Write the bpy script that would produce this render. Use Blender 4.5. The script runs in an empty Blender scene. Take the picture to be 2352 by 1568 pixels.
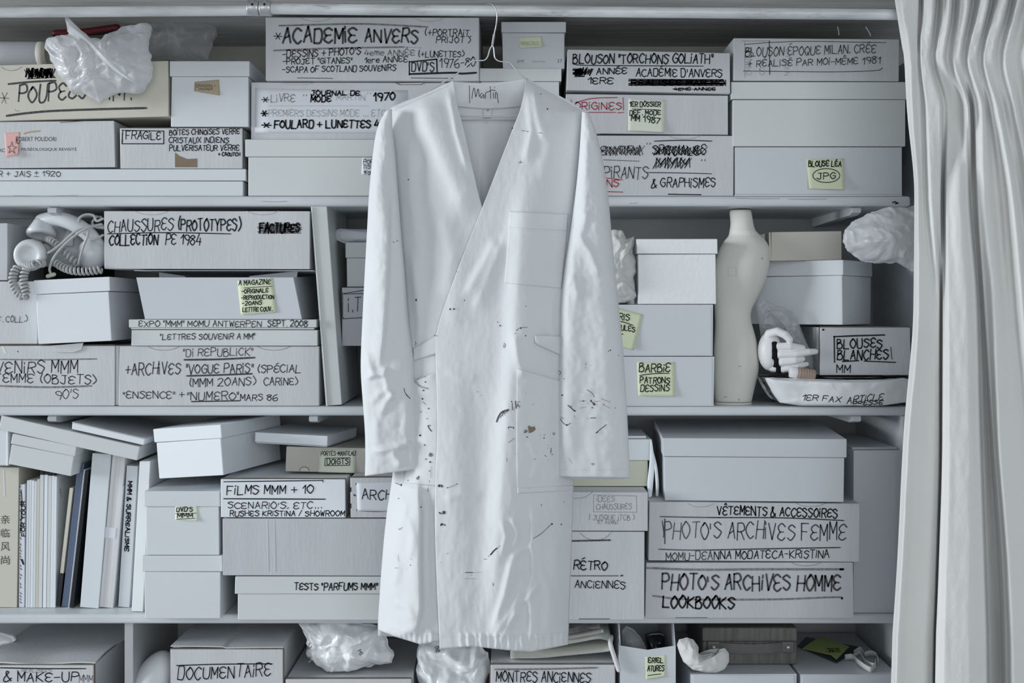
import bpy, bmesh, math, random
import numpy as np
from mathutils import Vector, Matrix, noise
from mathutils.bvhtree import BVHTree

# ------------------------------------------------------------------ camera, light, exposure
SC = bpy.context.scene
COL = SC.collection
F = 2889.0                      # focal length in pixels of the 2352 px wide frame
CAM = Vector((0.0, -2.6, 1.5))
HX, HY = 1176.0, 705.0          # principal point (eye level)

cd = bpy.data.cameras.new('camera')
cam = bpy.data.objects.new('camera', cd)
COL.objects.link(cam)
cam.location = CAM
cam.rotation_euler = (math.pi/2, 0, 0)
cd.sensor_fit = 'HORIZONTAL'
cd.sensor_width = 36.0
cd.lens = F/2352*36.0
cd.shift_y = -(784-HY)/2352
cd.clip_start = 0.05
SC.camera = cam

world = bpy.data.worlds.new('sky'); SC.world = world
world.use_nodes = True
bg = world.node_tree.nodes['Background']
bg.inputs[0].default_value = (0.86, 0.93, 1.0, 1)
bg.inputs[1].default_value = 0.34

def area(name, loc, target, sx, sy, power, color):
    l = bpy.data.lights.new(name, 'AREA'); l.shape = 'RECTANGLE'
    l.size, l.size_y, l.energy, l.color = sx, sy, power, color
    o = bpy.data.objects.new(name, l); COL.objects.link(o)
    o.location = loc
    o.rotation_euler = (Vector(target)-Vector(loc)).to_track_quat('-Z', 'Y').to_euler()
    return o
# daylight through the studio's tall windows at the left, then an added fill
area('daylight_and_fill', (-7.5, -1.9, 2.3), (0.0, -0.2, 1.35), 2.0, 2.6, 520, (0.91, 0.96, 1.0))
area('daylight_and_fill', (0.9, -6.0, 2.1), (0.2, 0.0, 1.4), 4.6, 2.8, 122, (0.93, 0.97, 1.0))  # broad front fill, added to brighten the boxes on the right

vs = SC.view_settings
SC.display_settings.display_device = 'sRGB'
vs.view_transform = 'Standard'; vs.look = 'None'; vs.gamma = 1.0; vs.use_curve_mapping = False
vs.exposure = -0.22

# ------------------------------------------------------------------ geometry of the place
def P(px, py, y=0.0):
    """world point seen at photo position (px,py) at depth y"""
    k = (y-CAM.y)/F
    return Vector(((px-HX)*k, y, CAM.z-(py-HY)*k))
def SCL(y): return (y-CAM.y)/F
Z1 = P(0, 450).z      # shelf tops
Z2 = P(0, 933).z
Z3 = P(0, 1411).z
Z4 = 0.44
YB = 0.365            # back of the shelves
rnd = random.Random(7)

# ------------------------------------------------------------------ materials
MATS = {}
def mat(name, col, rough=0.6, var=0.04, vscale=6.0, bump=0.0, bscale=60.0, spec=0.3, metal=0.0,
        stain=None, stain_amt=0.0, stretch=None, sheen=0.0, trans=0.0, coat=0.0):
    m = bpy.data.materials.new(name); m.use_nodes = True
    nt = m.node_tree; N = nt.nodes; L = nt.links
    b = N['Principled BSDF']
    b.inputs['Roughness'].default_value = rough
    b.inputs['Metallic'].default_value = metal
    b.inputs['Specular IOR Level'].default_value = spec
    if sheen: b.inputs['Sheen Weight'].default_value = sheen
    if coat:
        b.inputs['Coat Weight'].default_value = coat; b.inputs['Coat Roughness'].default_value = 0.12
    tc = N.new('ShaderNodeTexCoord'); src = tc.outputs['Object']
    if stretch:
        mp = N.new('ShaderNodeMapping'); mp.inputs['Scale'].default_value = stretch
        L.new(src, mp.inputs['Vector']); src = mp.outputs['Vector']
    n1 = N.new('ShaderNodeTexNoise'); n1.inputs['Scale'].default_value = vscale; n1.inputs['Detail'].default_value = 6
    L.new(src, n1.inputs['Vector'])
    r = N.new('ShaderNodeValToRGB')
    r.color_ramp.elements[0].position = 0.3; r.color_ramp.elements[1].position = 0.7
    r.color_ramp.elements[0].color = tuple(max(0, c*(1-var)) for c in col)+(1,)
    r.color_ramp.elements[1].color = tuple(min(1, c*(1+var)) for c in col)+(1,)
    L.new(n1.outputs['Fac'], r.inputs['Fac'])
    out = r.outputs['Color']
    if stain:
        n2 = N.new('ShaderNodeTexNoise'); n2.inputs['Scale'].default_value = 9; n2.inputs['Detail'].default_value = 8
        n2.inputs['Roughness'].default_value = 0.7
        L.new(src, n2.inputs['Vector'])
        r2 = N.new('ShaderNodeValToRGB'); r2.color_ramp.elements[0].position = 0.58; r2.color_ramp.elements[1].position = 0.75
        r2.color_ramp.elements[1].color = (stain_amt,)*3+(1,)
        L.new(n2.outputs['Fac'], r2.inputs['Fac'])
        mx = N.new('ShaderNodeMix'); mx.data_type = 'RGBA'
        L.new(r2.outputs['Color'], mx.inputs['Factor']); L.new(out, mx.inputs['A'])
        mx.inputs['B'].default_value = tuple(stain)+(1,)
        out = mx.outputs['Result']
    L.new(out, b.inputs['Base Color'])
    if bump:
        n3 = N.new('ShaderNodeTexNoise'); n3.inputs['Scale'].default_value = bscale; n3.inputs['Detail'].default_value = 5
        L.new(src, n3.inputs['Vector'])
        bp = N.new('ShaderNodeBump'); bp.inputs['Strength'].default_value = bump; bp.inputs['Distance'].default_value = 0.004
        L.new(n3.outputs['Fac'], bp.inputs['Height']); L.new(bp.outputs['Normal'], b.inputs['Normal'])
    if trans:
        o = N['Material Output']
        t = N.new('ShaderNodeBsdfTransparent'); ms = N.new('ShaderNodeMixShader'); ms.inputs[0].default_value = trans
        tl = N.new('ShaderNodeBsdfTranslucent'); tl.inputs['Color'].default_value = tuple(col)+(1,)
        m2 = N.new('ShaderNodeMixShader'); m2.inputs[0].default_value = 0.35
        L.new(b.outputs[0], m2.inputs[1]); L.new(tl.outputs[0], m2.inputs[2])
        L.new(m2.outputs[0], ms.inputs[1]); L.new(t.outputs[0], ms.inputs[2]); L.new(ms.outputs[0], o.inputs['Surface'])
    MATS[name] = m
    return m
mat('white_card', (0.70, 0.74, 0.77), 0.45, 0.03, 3, 0.05, 120)
mat('bright_card', (0.80, 0.84, 0.88), 0.45, 0.03, 3, 0.05, 120)
mat('lilac_card', (0.635, 0.67, 0.705), 0.4, 0.03, 3, 0.04, 150)
mat('green_card', (0.67, 0.705, 0.70), 0.4, 0.03, 3, 0.05, 120)
mat('corrugated', (0.605, 0.625, 0.645), 0.65, 0.05, 4, 0.12, 35, stain=(0.5, 0.49, 0.45), stain_amt=0.18, stretch=(5, 5, 1))
mat('corrugated_grey', (0.565, 0.585, 0.61), 0.65, 0.05, 4, 0.12, 35, stain=(0.45, 0.44, 0.42), stain_amt=0.2, stretch=(5, 5, 1))
mat('cream_card', (0.62, 0.60, 0.52), 0.6, 0.04, 4, 0.05, 90, stain=(0.5, 0.42, 0.3), stain_amt=0.15)
mat('beige_card', (0.55, 0.53, 0.48), 0.6, 0.03, 4, 0.05, 90)
mat('olive_card', (0.55, 0.56, 0.45), 0.4, 0.03, 4)
mat('gloss_card', (0.74, 0.77, 0.79), 0.16, 0.02, 4, 0.22, 95, spec=0.6)
mat('raw_edge', (0.16, 0.13, 0.105), 0.9, 0.2, 40)
mat('brown_paper', (0.24, 0.19, 0.135), 0.85, 0.1, 30)
mat('tape_tan', (0.42, 0.36, 0.25), 0.6, 0.08, 30)
mat('paper', (0.72, 0.75, 0.80), 0.7, 0.02, 5)
mat('paper_block', (0.70, 0.70, 0.70), 0.8, 0.12, 3, 0.3, 20, stretch=(90, 1, 0.6))
mat('note_yellow', (0.72, 0.78, 0.56), 0.7, 0.03, 8)
mat('note_pale', (0.76, 0.81, 0.68), 0.7, 0.03, 8)
mat('note_pink', (0.78, 0.47, 0.45), 0.7, 0.04, 8)
mat('note_green', (0.52, 0.68, 0.24), 0.7, 0.04, 8)
mat('ink_black', (0.012, 0.013, 0.016), 0.6, 0.0)
mat('ink_soft', (0.065, 0.065, 0.07), 0.7, 0.5, 160)
mat('ink_grey', (0.235, 0.225, 0.23), 0.7, 0.4, 160)
mat('ink_faint', (0.40, 0.40, 0.41), 0.7, 0.2, 160)
mat('ink_red', (0.38, 0.035, 0.055), 0.7, 0.1, 60)
mat('ink_brown', (0.10, 0.075, 0.065), 0.7, 0.3, 120)
mat('ink_blue', (0.05, 0.06, 0.10), 0.7, 0.3, 120)
mat('shelf_paint', (0.64, 0.675, 0.70), 0.4, 0.06, 5, 0.12, 12, stain=(0.42, 0.41, 0.39), stain_amt=0.3, stretch=(1, 4, 6))
mat('back_paint', (0.46, 0.47, 0.48), 0.6, 0.05, 5)
mat('plaster', (0.50, 0.50, 0.46), 0.9, 0.12, 9, 0.5, 16, stain=(0.24, 0.20, 0.14), stain_amt=0.6)
mat('grey_boards', (0.58, 0.575, 0.56), 0.7, 0.22, 5, 0.35, 14, stain=(0.30, 0.295, 0.28), stain_amt=0.6, stretch=(0.7, 9, 9))
mat('floor_paint', (0.50, 0.50, 0.50), 0.6, 0.08, 4)
mat('wall_paint', (0.62, 0.64, 0.65), 0.8, 0.04, 4)
mat('pole_paint', (0.60, 0.63, 0.65), 0.28, 0.25, 7, 0.2, 30, spec=0.5, stain=(0.22, 0.22, 0.22), stain_amt=0.8, stretch=(1.2, 5, 5))
mat('steel', (0.55, 0.56, 0.57), 0.35, 0.1, 20, metal=0.8)
mat('wire', (0.62, 0.63, 0.64), 0.35, 0.1, 20, metal=0.7)
mat('cotton', (0.72, 0.745, 0.755), 0.85, 0.025, 6, 0.10, 60, spec=0.15, sheen=0.1)
mat('cotton_inside', (0.70, 0.725, 0.745), 0.9, 0.02, 6, 0.10, 60, spec=0.1)
mat('curtain_linen', (0.70, 0.70, 0.685), 0.9, 0.03, 5, 0.16, 180, spec=0.1, sheen=0.1)
mat('plastic_film', (0.85, 0.87, 0.89), 0.22, 0.03, 5, spec=0.6, trans=0.18)
mat('clear_film', (0.72, 0.75, 0.78), 0.18, 0.03, 5, spec=0.7, trans=0.62)
mat('wrap_film', (0.83, 0.855, 0.87), 0.25, 0.03, 5, 0.1, 30, spec=0.6)
mat('sheer_film', (0.60, 0.63, 0.66), 0.2, 0.03, 5, spec=0.6, trans=0.5)
mat('cloth_white', (0.70, 0.70, 0.69), 0.9, 0.04, 8, 0.15, 50)
mat('phone_plastic', (0.66, 0.69, 0.71), 0.35, 0.03, 8, spec=0.5)
mat('phone_cord', (0.46, 0.47, 0.47), 0.5, 0.05, 8)
mat('form_cream', (0.70, 0.70, 0.65), 0.55, 0.04, 6, 0.06, 25, stain=(0.5, 0.47, 0.4), stain_amt=0.25)
mat('hand_white', (0.78, 0.79, 0.80), 0.4, 0.02, 8)
mat('black_felt', (0.006, 0.006, 0.008), 0.95, 0.2, 50)
mat('plug_pink', (0.40, 0.30, 0.255), 0.6, 0.06, 30)
mat('case_cloth', (0.155, 0.15, 0.142), 0.75, 0.22, 14, 0.4, 60, stretch=(9, 9, 1))
mat('case_leather', (0.12, 0.117, 0.112), 0.4, 0.12, 25, spec=0.5)
mat('dark_red', (0.10, 0.012, 0.015), 0.35, 0.1, 10)
mat('folder_blue', (0.10, 0.13, 0.20), 0.25, 0.2, 5, spec=0.6)
mat('folder_dark', (0.02, 0.022, 0.028), 0.25, 0.1, 5, spec=0.6)
mat('dark_film', (0.10, 0.11, 0.12), 0.2, 0.1, 5, spec=0.6, trans=0.35)
mat('newsprint', (0.34, 0.33, 0.33), 0.9, 0.6, 45)
mat('canvas', (0.66, 0.67, 0.63), 0.9, 0.04, 8, 0.15, 90)
mat('dome_white', (0.74, 0.77, 0.79), 0.45, 0.03, 6)

# ------------------------------------------------------------------ object helpers
def link(name, me, m=None, parent=None):
    o = bpy.data.objects.new(name, me); COL.objects.link(o)
    if m is not None: me.materials.append(MATS[m] if isinstance(m, str) else m)
    if parent is not None: o.parent = parent
    return o
def tag(o, label, cat, group=None):
    o['label'] = label; o['category'] = cat
    if group: o['group'] = group
    return o
def thing(name, label, cat, M=None, group=None):
    o = bpy.data.objects.new(name, None); COL.objects.link(o)
    o.empty_display_size = 0.02
    if M is not None: o.matrix_world = M
    return tag(o, label, cat, group)
def mesh(verts, faces, smooth=False):
    me = bpy.data.meshes.new('m'); me.from_pydata([tuple(v) for v in verts], [], faces)
    if smooth: me.polygons.foreach_set('use_smooth', [True]*len(me.polygons))
    me.update(); return me
def from_bm(bm, smooth=False):
    me = bpy.data.meshes.new('m'); bm.to_mesh(me); bm.free()
    if smooth: me.polygons.foreach_set('use_smooth', [True]*len(me.polygons))
    return me
def obj(name, verts, faces, m, parent=None, smooth=False, inv=None):
    if inv is not None: verts = [inv @ Vector(v) for v in verts]
    return link(name, mesh(verts, faces, smooth), m, parent)
def T(v): return Matrix.Translation(v)
def struct(o): o['kind'] = 'structure'; return o

def block_bm(x0, x1, y0, y1, z0, z1, bev=0.0012, jit=0.0, shear=0.0, seed=0, segs=2):
    bm = bmesh.new(); r = random.Random(seed)
    vs_ = []
    for z in (z0, z1):
        for (x, y) in ((x0, y0), (x1, y0), (x1, y1), (x0, y1)):
            sx = shear*(z-z0)
            vs_.append(bm.verts.new((x+sx+r.uniform(-jit, jit), y+r.uniform(-jit, jit)*0.5, z+(r.uniform(-jit, 0) if z == z1 else r.uniform(0, jit)*0.3))))
    for f in ((0, 3, 2, 1), (4, 5, 6, 7), (0, 1, 5, 4), (1, 2, 6, 5), (2, 3, 7, 6), (3, 0, 4, 7)):
        bm.faces.new([vs_[i] for i in f])
    if bev > 0:
        bmesh.ops.bevel(bm, geom=list(bm.edges), offset=bev, segments=segs, affect='EDGES', profile=0.5)
    return bm

def tube_geo(pts, rad, segs=10, close=True):
    """tapered tube with rounded ends along pts; rad number or list"""
    pts = [Vector(p) for p in pts]; n = len(pts)
    if not hasattr(rad, '__len__'): rad = [rad]*n
    rings = []
    tang = []
    for i in range(n):
        a = pts[max(i-1, 0)]; b = pts[min(i+1, n-1)]
        t = (b-a); tang.append(t.normalized() if t.length > 1e-9 else Vector((0, 0, 1)))
    up = Vector((0, 0, 1)) if abs(tang[0].z) < 0.9 else Vector((1, 0, 0))
    u = tang[0].cross(up).normalized()
    fr = []
    for i in range(n):
        u = (u-tang[i]*u.dot(tang[i])).normalized()
        fr.append((pts[i], u.copy(), tang[i].cross(u), tang[i], rad[i]))
    seq = []
    if close:
        c, uu, vv, t, r = fr[0]
        for a in (0.15, 0.6, 0.9): seq.append((c-t*r*math.sqrt(1-a*a)*1.0, uu, vv, r*a))
    for c, uu, vv, t, r in fr: seq.append((c, uu, vv, r))
    if close:
        c, uu, vv, t, r = fr[-1]
        for a in (0.9, 0.6, 0.15): seq.append((c+t*r*math.sqrt(1-a*a), uu, vv, r*a))
    V = []; Fc = []
    for c, uu, vv, r in seq:
        for k in range(segs):
            a = 2*math.pi*k/segs
            V.append(c+uu*(r*math.cos(a))+vv*(r*math.sin(a)))
    for i in range(len(seq)-1):
        for k in range(segs):
            k2 = (k+1) % segs
            Fc.append((i*segs+k, i*segs+k2, (i+1)*segs+k2, (i+1)*segs+k))
    Fc.append(tuple(range(segs-1, -1, -1))); Fc.append(tuple((len(seq)-1)*segs+k for k in range(segs)))
    return V, Fc
def join_geo(gs):
    V = []; Fc = []
    for v, f in gs:
        o = len(V); V += list(v); Fc += [tuple(i+o for i in q) for q in f]
    return V, Fc
def smooth_path(pts, n=8):
    """Catmull-Rom through the points"""
    pts = [np.array(p, float) for p in pts]
    if len(pts) < 3: return [tuple(p) for p in pts]
    e = [2*pts[0]-pts[1]]+pts+[2*pts[-1]-pts[-2]]
    out = []
    for i in range(1, len(e)-2):
        p0, p1, p2, p3 = e[i-1], e[i], e[i+1], e[i+2]
        for k in range(n):
            t = k/n
            out.append(tuple(0.5*((2*p1)+(-p0+p2)*t+(2*p0-5*p1+4*p2-p3)*t*t+(-p0+3*p1-3*p2+p3)*t**3)))
    out.append(tuple(pts[-1])); return out
def ellipsoid_geo(c, rx, ry, rz, n=14, M=None):
    V = []; Fc = []
    for i in range(n+1):
        th = math.pi*i/n
        for k in range(2*n):
            ph = math.pi*k/n
            p = Vector((rx*math.sin(th)*math.cos(ph), ry*math.sin(th)*math.sin(ph), rz*math.cos(th)))
            if M: p = M @ p
            V.append(Vector(c)+p)
    for i in range(n):
        for k in range(2*n):
            k2 = (k+1) % (2*n)
            Fc.append((i*2*n+k, (i+1)*2*n+k, (i+1)*2*n+k2, i*2*n+k2))
    return V, Fc
def lathe_geo(prof, M, segs=32):
    """prof: list of (radius, height) revolved about local z, placed by M"""
    V = []; Fc = []
    for r, h in prof:
        for k in range(segs):
            a = 2*math.pi*k/segs
            V.append(M @ Vector((r*math.cos(a), r*math.sin(a), h)))
    for i in range(len(prof)-1):
        for k in range(segs):
            k2 = (k+1) % segs
            Fc.append((i*segs+k, i*segs+k2, (i+1)*segs+k2, (i+1)*segs+k))
    Fc.append(tuple(range(segs-1, -1, -1))); Fc.append(tuple((len(prof)-1)*segs+k for k in range(segs)))
    return V, Fc
def fuse(V, Fc, voxel, smooth_it=6):
    """one continuous skin from overlapping solids"""
    me = mesh(V, Fc); o = bpy.data.objects.new('tmp', me); COL.objects.link(o)
    r = o.modifiers.new('r', 'REMESH'); r.mode = 'VOXEL'; r.voxel_size = voxel
    s = o.modifiers.new('s', 'SMOOTH'); s.iterations = smooth_it; s.factor = 0.5
    dg = bpy.context.evaluated_depsgraph_get()
    m2 = bpy.data.meshes.new_from_object(o.evaluated_get(dg))
    bpy.data.objects.remove(o)
    m2.polygons.foreach_set('use_smooth', [True]*len(m2.polygons))
    return m2

# ------------------------------------------------------------------ handwriting: a single-stroke hand
G = {
'A': "00 26 40;12 33", 'B': "00 06;~06 26 35 24 03;~03 24 42 30 00", 'C': "~45 26 04 02 20 41", 'D': "00 06;~06 36 43 30 00",
'E': "~45 26 05 04 13;~13 02 01 20 41;13 33", 'F': "00 06 46;03 33", 'G': "~45 26 04 02 20 41 43;43 23", 'H': "00 06;40 46;03 43",
'I': "00 04;05 06", 'J': "~36 31 20 01;16 46", 'K': "00 06;46 03 40", 'L': "06 00 40", 'M': "00 06 22 46 40", 'N': "00 06 40 46",
'O': "~26 04 02 20 42 44 26 15", 'P': "00 06;~06 36 44 23 03", 'Q': "~26 04 02 20 42 44 26;22 40", 'R': "00 06;~06 36 44 23 03;23 40",
'S': "~45 26 05 14 33 42 20 01", 'T': "06 46;26 20", 'U': "~06 02 10 30 42 46", 'V': "06 20 46", 'W': "06 10 24 30 46", 'X': "06 40;00 46",
'Y': "06 23 46;23 20", 'Z': "06 46 00 40", '0': "~26 04 02 20 42 44 26 15", '1': "04 26 20", '2': "~05 26 45 33 00;00 40",
'3': "~06 36 44 23;~23 42 20 01", '4': "26 02 42;34 30", '5': "46 06 03;~03 34 42 20 01", '6': "~36 04 01 20 41 33 02", '7': "06 46 10",
'8': "~24 05 26 45 24 02 20 42 24", '9': "~43 23 05 26 45 43 30", '.': "10 11", ',': "11 00", '-': "03 33", '+': "03 43;21 25",
'*': "03 43;11 35;15 31", '(': "~27 14 12 20", ')': "~07 24 22 00", '"': "04 06;14 16", "'": "04 06", '&': "~40 14 16 26 25 02 00 20 42",
'/': "00 37", '|': "00 07", '\u00b1': "04 44;22 26;00 40", 'e': "~02 32 33 24 03 01 10 30", 'r': "00 04;~03 14 34", 'm': "00 04;~03 14 23 20;~23 34 43 40",
}
ACC = {'\u00c9': ('E', "17 38"), '\u00ca': ('E', "17 28 37"), '\u00ce': ('I', "07 18"), '\u00c8': ('E', "18 37")}
def glyph(ch):
    extra = ''
    if ch in ACC: ch, extra = ACC[ch]
    s = G.get(ch, '')
    if extra: s = s+';'+extra
    out = []
    for st in s.split(';'):
        if not st: continue
        sm = st[0] == '~'
        pts = [(int(a[0]), int(a[1])) for a in st.lstrip('~').split()]
        out.append((sm, pts))
    return out
def write(text, x0, x1, yb, h, dy=0.0, seed=0, jit=0.16, slant=0.05):
    """strokes (photo pixels) of a hand-written line from x0 to x1 on baseline yb (left) .. yb+dy (right)"""
    r = random.Random(hash_str(text)+seed)
    items = []; cur = 0.0
    for ch in text:
        if ch == ' ': cur += 2.6; continue
        g = glyph(ch)
        w = max(0.5, max((p[0] for s, pts in g for p in pts), default=2))
        items.append((cur, g)); cur += w+1.35
    tot = max(cur-1.35, 1)
    kx = (x1-x0)/tot; ky = h/6.0
    out = []
    for c, g in items:
        vo = r.uniform(-0.4, 0.4); sc = r.uniform(0.92, 1.08); sl = slant+r.uniform(-0.06, 0.06)
        for sm, pts in g:
            q = []
            for (a, b) in pts:
                a2 = a+r.uniform(-jit, jit); b2 = (b+r.uniform(-jit, jit))*sc+vo
                x = x0+(c+a2)*kx+sl*b2*ky; y = yb+dy*(x-x0)/max(x1-x0, 1)-b2*ky
                q.append((x, y))
            if sm: q = smooth_path(q, 5)
            out.append(q)
    return out
def hash_str(s):
    v = 7
    for c in s: v = (v*31+ord(c)) % 1000003
    return v
def turn(strokes, cx, cy, ang):
    a = math.radians(ang); c, s = math.cos(a), math.sin(a)
    return [[(cx+(x-cx)*c-(y-cy)*s, cy+(x-cx)*s+(y-cy)*c) for x, y in q] for q in strokes]
def hatch(x0, y0, x1, y1, n, slope=6, seed=1):
    r = random.Random(seed); q = []
    for i in range(n+1):
        x = x0+(x1-x0)*i/n
        q.append((x+slope+r.uniform(-2, 2), y0+r.uniform(-2, 2)) if i % 2 == 0 else (x-slope+r.uniform(-2, 2), y1+r.uniform(-2, 2)))
    return [q]
def hatch_h(x0, y0, x1, y1, n, seed=1):
    r = random.Random(seed); q = []
    for i in range(n+1):
        y = y0+(y1-y0)*i/n
        q.append((x0+r.uniform(-3, 3), y) if i % 2 == 0 else (x1+r.uniform(-3, 3), y+r.uniform(-1, 1)))
    return [q]
def dots(x0, y0, x1, y1, n):
    return [[(x0+(x1-x0)*(i)/n, y0+(y1-y0)*i/n), (x0+(x1-x0)*(i+0.6)/n, y0+(y1-y0)*(i+0.6)/n)] for i in range(n)]
def ellipse(cx, cy, rx, ry, n=28, a0=0, a1=2*math.pi):
    return [[(cx+rx*math.cos(a0+(a1-a0)*i/n), cy+ry*math.sin(a0+(a1-a0)*i/n)) for i in range(n+1)]]
def ribbon(q, t, V, Fc, maxseg=60):
    """flat pen stroke of width t along the 2-D polyline q (mitred strip, broken only at sharp corners)"""
    q = [Vector(q[0])]+[Vector(b) for a, b in zip(q, q[1:]) if abs(a[0]-b[0])+abs(a[1]-b[1]) > 0.05]
    if len(q) < 2: q = [q[0], Vector((q[0].x+t*0.6, q[0].y))]
    r = [q[0]]
    for a, b in zip(q, q[1:]):
        m = max(1, int((b-a).length/maxseg))
        r += [a.lerp(b, k/m) for k in range(1, m+1)]
    q = r; n = len(q)
    dirs = [(q[i+1]-q[i]).normalized() for i in range(n-1)]
    q[0] = q[0]-dirs[0]*t*0.3; q[-1] = q[-1]+dirs[-1]*t*0.3
    prev = None
    def put(p, d, w):
        V.append((p.x-d.y*w, p.y+d.x*w)); V.append((p.x+d.y*w, p.y-d.x*w)); return len(V)-2
    cur = put(q[0], dirs[0], t*0.42)
    for i in range(1, n):
        if i == n-1:
            e = put(q[i], dirs[-1], t*0.42); Fc.append((cur, cur+1, e+1, e)); break
        c = dirs[i-1].dot(dirs[i])
        if c > 0.35:
            d = (dirs[i-1]+dirs[i]).normalized(); e = put(q[i], d, t*0.5/max(0.7, d.dot(dirs[i])))
            Fc.append((cur, cur+1, e+1, e)); cur = e
        else:
            e = put(q[i]+dirs[i-1]*t*0.3, dirs[i-1], t*0.5); Fc.append((cur, cur+1, e+1, e))
            cur = put(q[i]-dirs[i]*t*0.3, dirs[i], t*0.5)
FONT_CACHE = {}
def printed(text, x0, x1, yb, h=None, rot=0.0):
    """printed lettering as flat faces in photo pixels"""
    cu = bpy.data.curves.new('f', 'FONT'); cu.body = text; cu.size = 1; cu.resolution_u = 3
    o = bpy.data.objects.new('f', cu); COL.objects.link(o)
    dg = bpy.context.evaluated_depsgraph_get(); dg.update()
    me = bpy.data.meshes.new_from_object(o.evaluated_get(dg))
    xs = [v.co.x for v in me.vertices]; ys = [v.co.y for v in me.vertices]
    if not xs:
        bpy.data.objects.remove(o); return [], []
    a, b = min(xs), max(xs); k = (x1-x0)/(b-a)
    kh = k if h is None else h/(max(ys)-min(min(ys), 0) if max(ys) > 0 else 1)
    V = [(x0+(v.co.x-a)*k, yb-v.co.y*kh) for v in me.vertices]
    if rot: V = turn([V], (x0+x1)/2, yb, rot)[0]
    Fc = [tuple(p.vertices) for p in me.polygons]
    bpy.data.objects.remove(o); bpy.data.meshes.remove(me)
    return V, Fc

def ray(px, py):
    return Vector(((px-HX)/F, 1.0, (HY-py)/F))
def on_plane(px, py, p0, n):
    d = ray(px, py)
    return CAM+d*((p0-CAM).dot(n)/d.dot(n))

class Surface:
    """collects pen strokes for one face and turns them into one mesh per ink"""
    def __init__(s, maxseg=60): s.inks = {}; s.maxseg = maxseg
    def _g(s, ink): return s.inks.setdefault(ink, ([], []))
    def strokes(s, qs, t, ink='black'):
        V, Fc = s._g(ink)
        for q in qs: ribbon(q, t, V, Fc, s.maxseg)
        return s
    def text(s, txt, x0, x1, yb, h, t=2.0, ink='black', dy=0.0, **k): return s.strokes(write(txt, x0, x1, yb, h, dy, **k), t, ink)
    def line(s, pts, t, ink='black', sm=True): return s.strokes([smooth_path(pts, 6) if sm and len(pts) > 2 else pts], t, ink)
    def print(s, txt, x0, x1, yb, h=None, ink='black', rot=0):
        V, Fc = s._g(ink); o = len(V); v, f = printed(txt, x0, x1, yb, h, rot)
        V += v; Fc += [tuple(i+o for i in q) for q in f]; return s
    def area(s, pts, ink):
        V, Fc = s._g(ink); o = len(V); V += list(pts); Fc.append(tuple(range(o, o+len(pts)))); return s
    def flush(s, place, parent, inv, name='handwriting'):
        for ink, (V, Fc) in s.inks.items():
            W = [place(x, y) for x, y in V]
            m = ink if ink in MATS else 'ink_'+ink
            nm = {'red': 'red_handwriting', 'tape_tan': 'glue_mark', 'paper': 'worn_mark', 'note_pale': 'worn_mark', 'cream_card': 'notch', 'brown_paper': 'rust_stain'}.get(ink, name)
            obj(nm, W, Fc, m, parent, inv=inv)
        s.inks = {}

class Note(Surface):
    """a paper slip stuck on a box face; quad = TL,TR,BR,BL in photo pixels"""
    def __init__(s, box, quad, m, curl=0.006, name='sticky_note', off=0.0008):
        super().__init__(); s.box = box; s.quad = [Vector(q) for q in quad]; s.curl = curl; s.off = off
        n = 10; V = []; Fc = []
        for j in range(n+1):
            for i in range(n+1):
                u, v = i/n, j/n
                a = s.quad[0].lerp(s.quad[1], u); b = s.quad[3].lerp(s.quad[2], u); p = a.lerp(b, v)
                V.append(s.place(p.x, p.y, 0.0))
        for j in range(n):
            for i in range(n):
                k = j*(n+1)+i; Fc.append((k, k+n+1, k+n+2, k+1))
        s.o = obj(name, V, Fc, m, box.root, True, box.inv)
        sol = s.o.modifiers.new('t', 'SOLIDIFY'); sol.thickness = 0.0003; sol.offset = -1
    def place(s, px, py, e=0.0006):
        q = s.quad; top = (q[0].y+q[1].y)/2; bot = (q[2].y+q[3].y)/2
        v = min(max((py-top)/(bot-top), 0), 1)
        return s.box.place(px, py, s.off+e+s.curl*v**3)
    def done(s):
        s.flush(s.place, s.o, s.box.inv)

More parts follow.
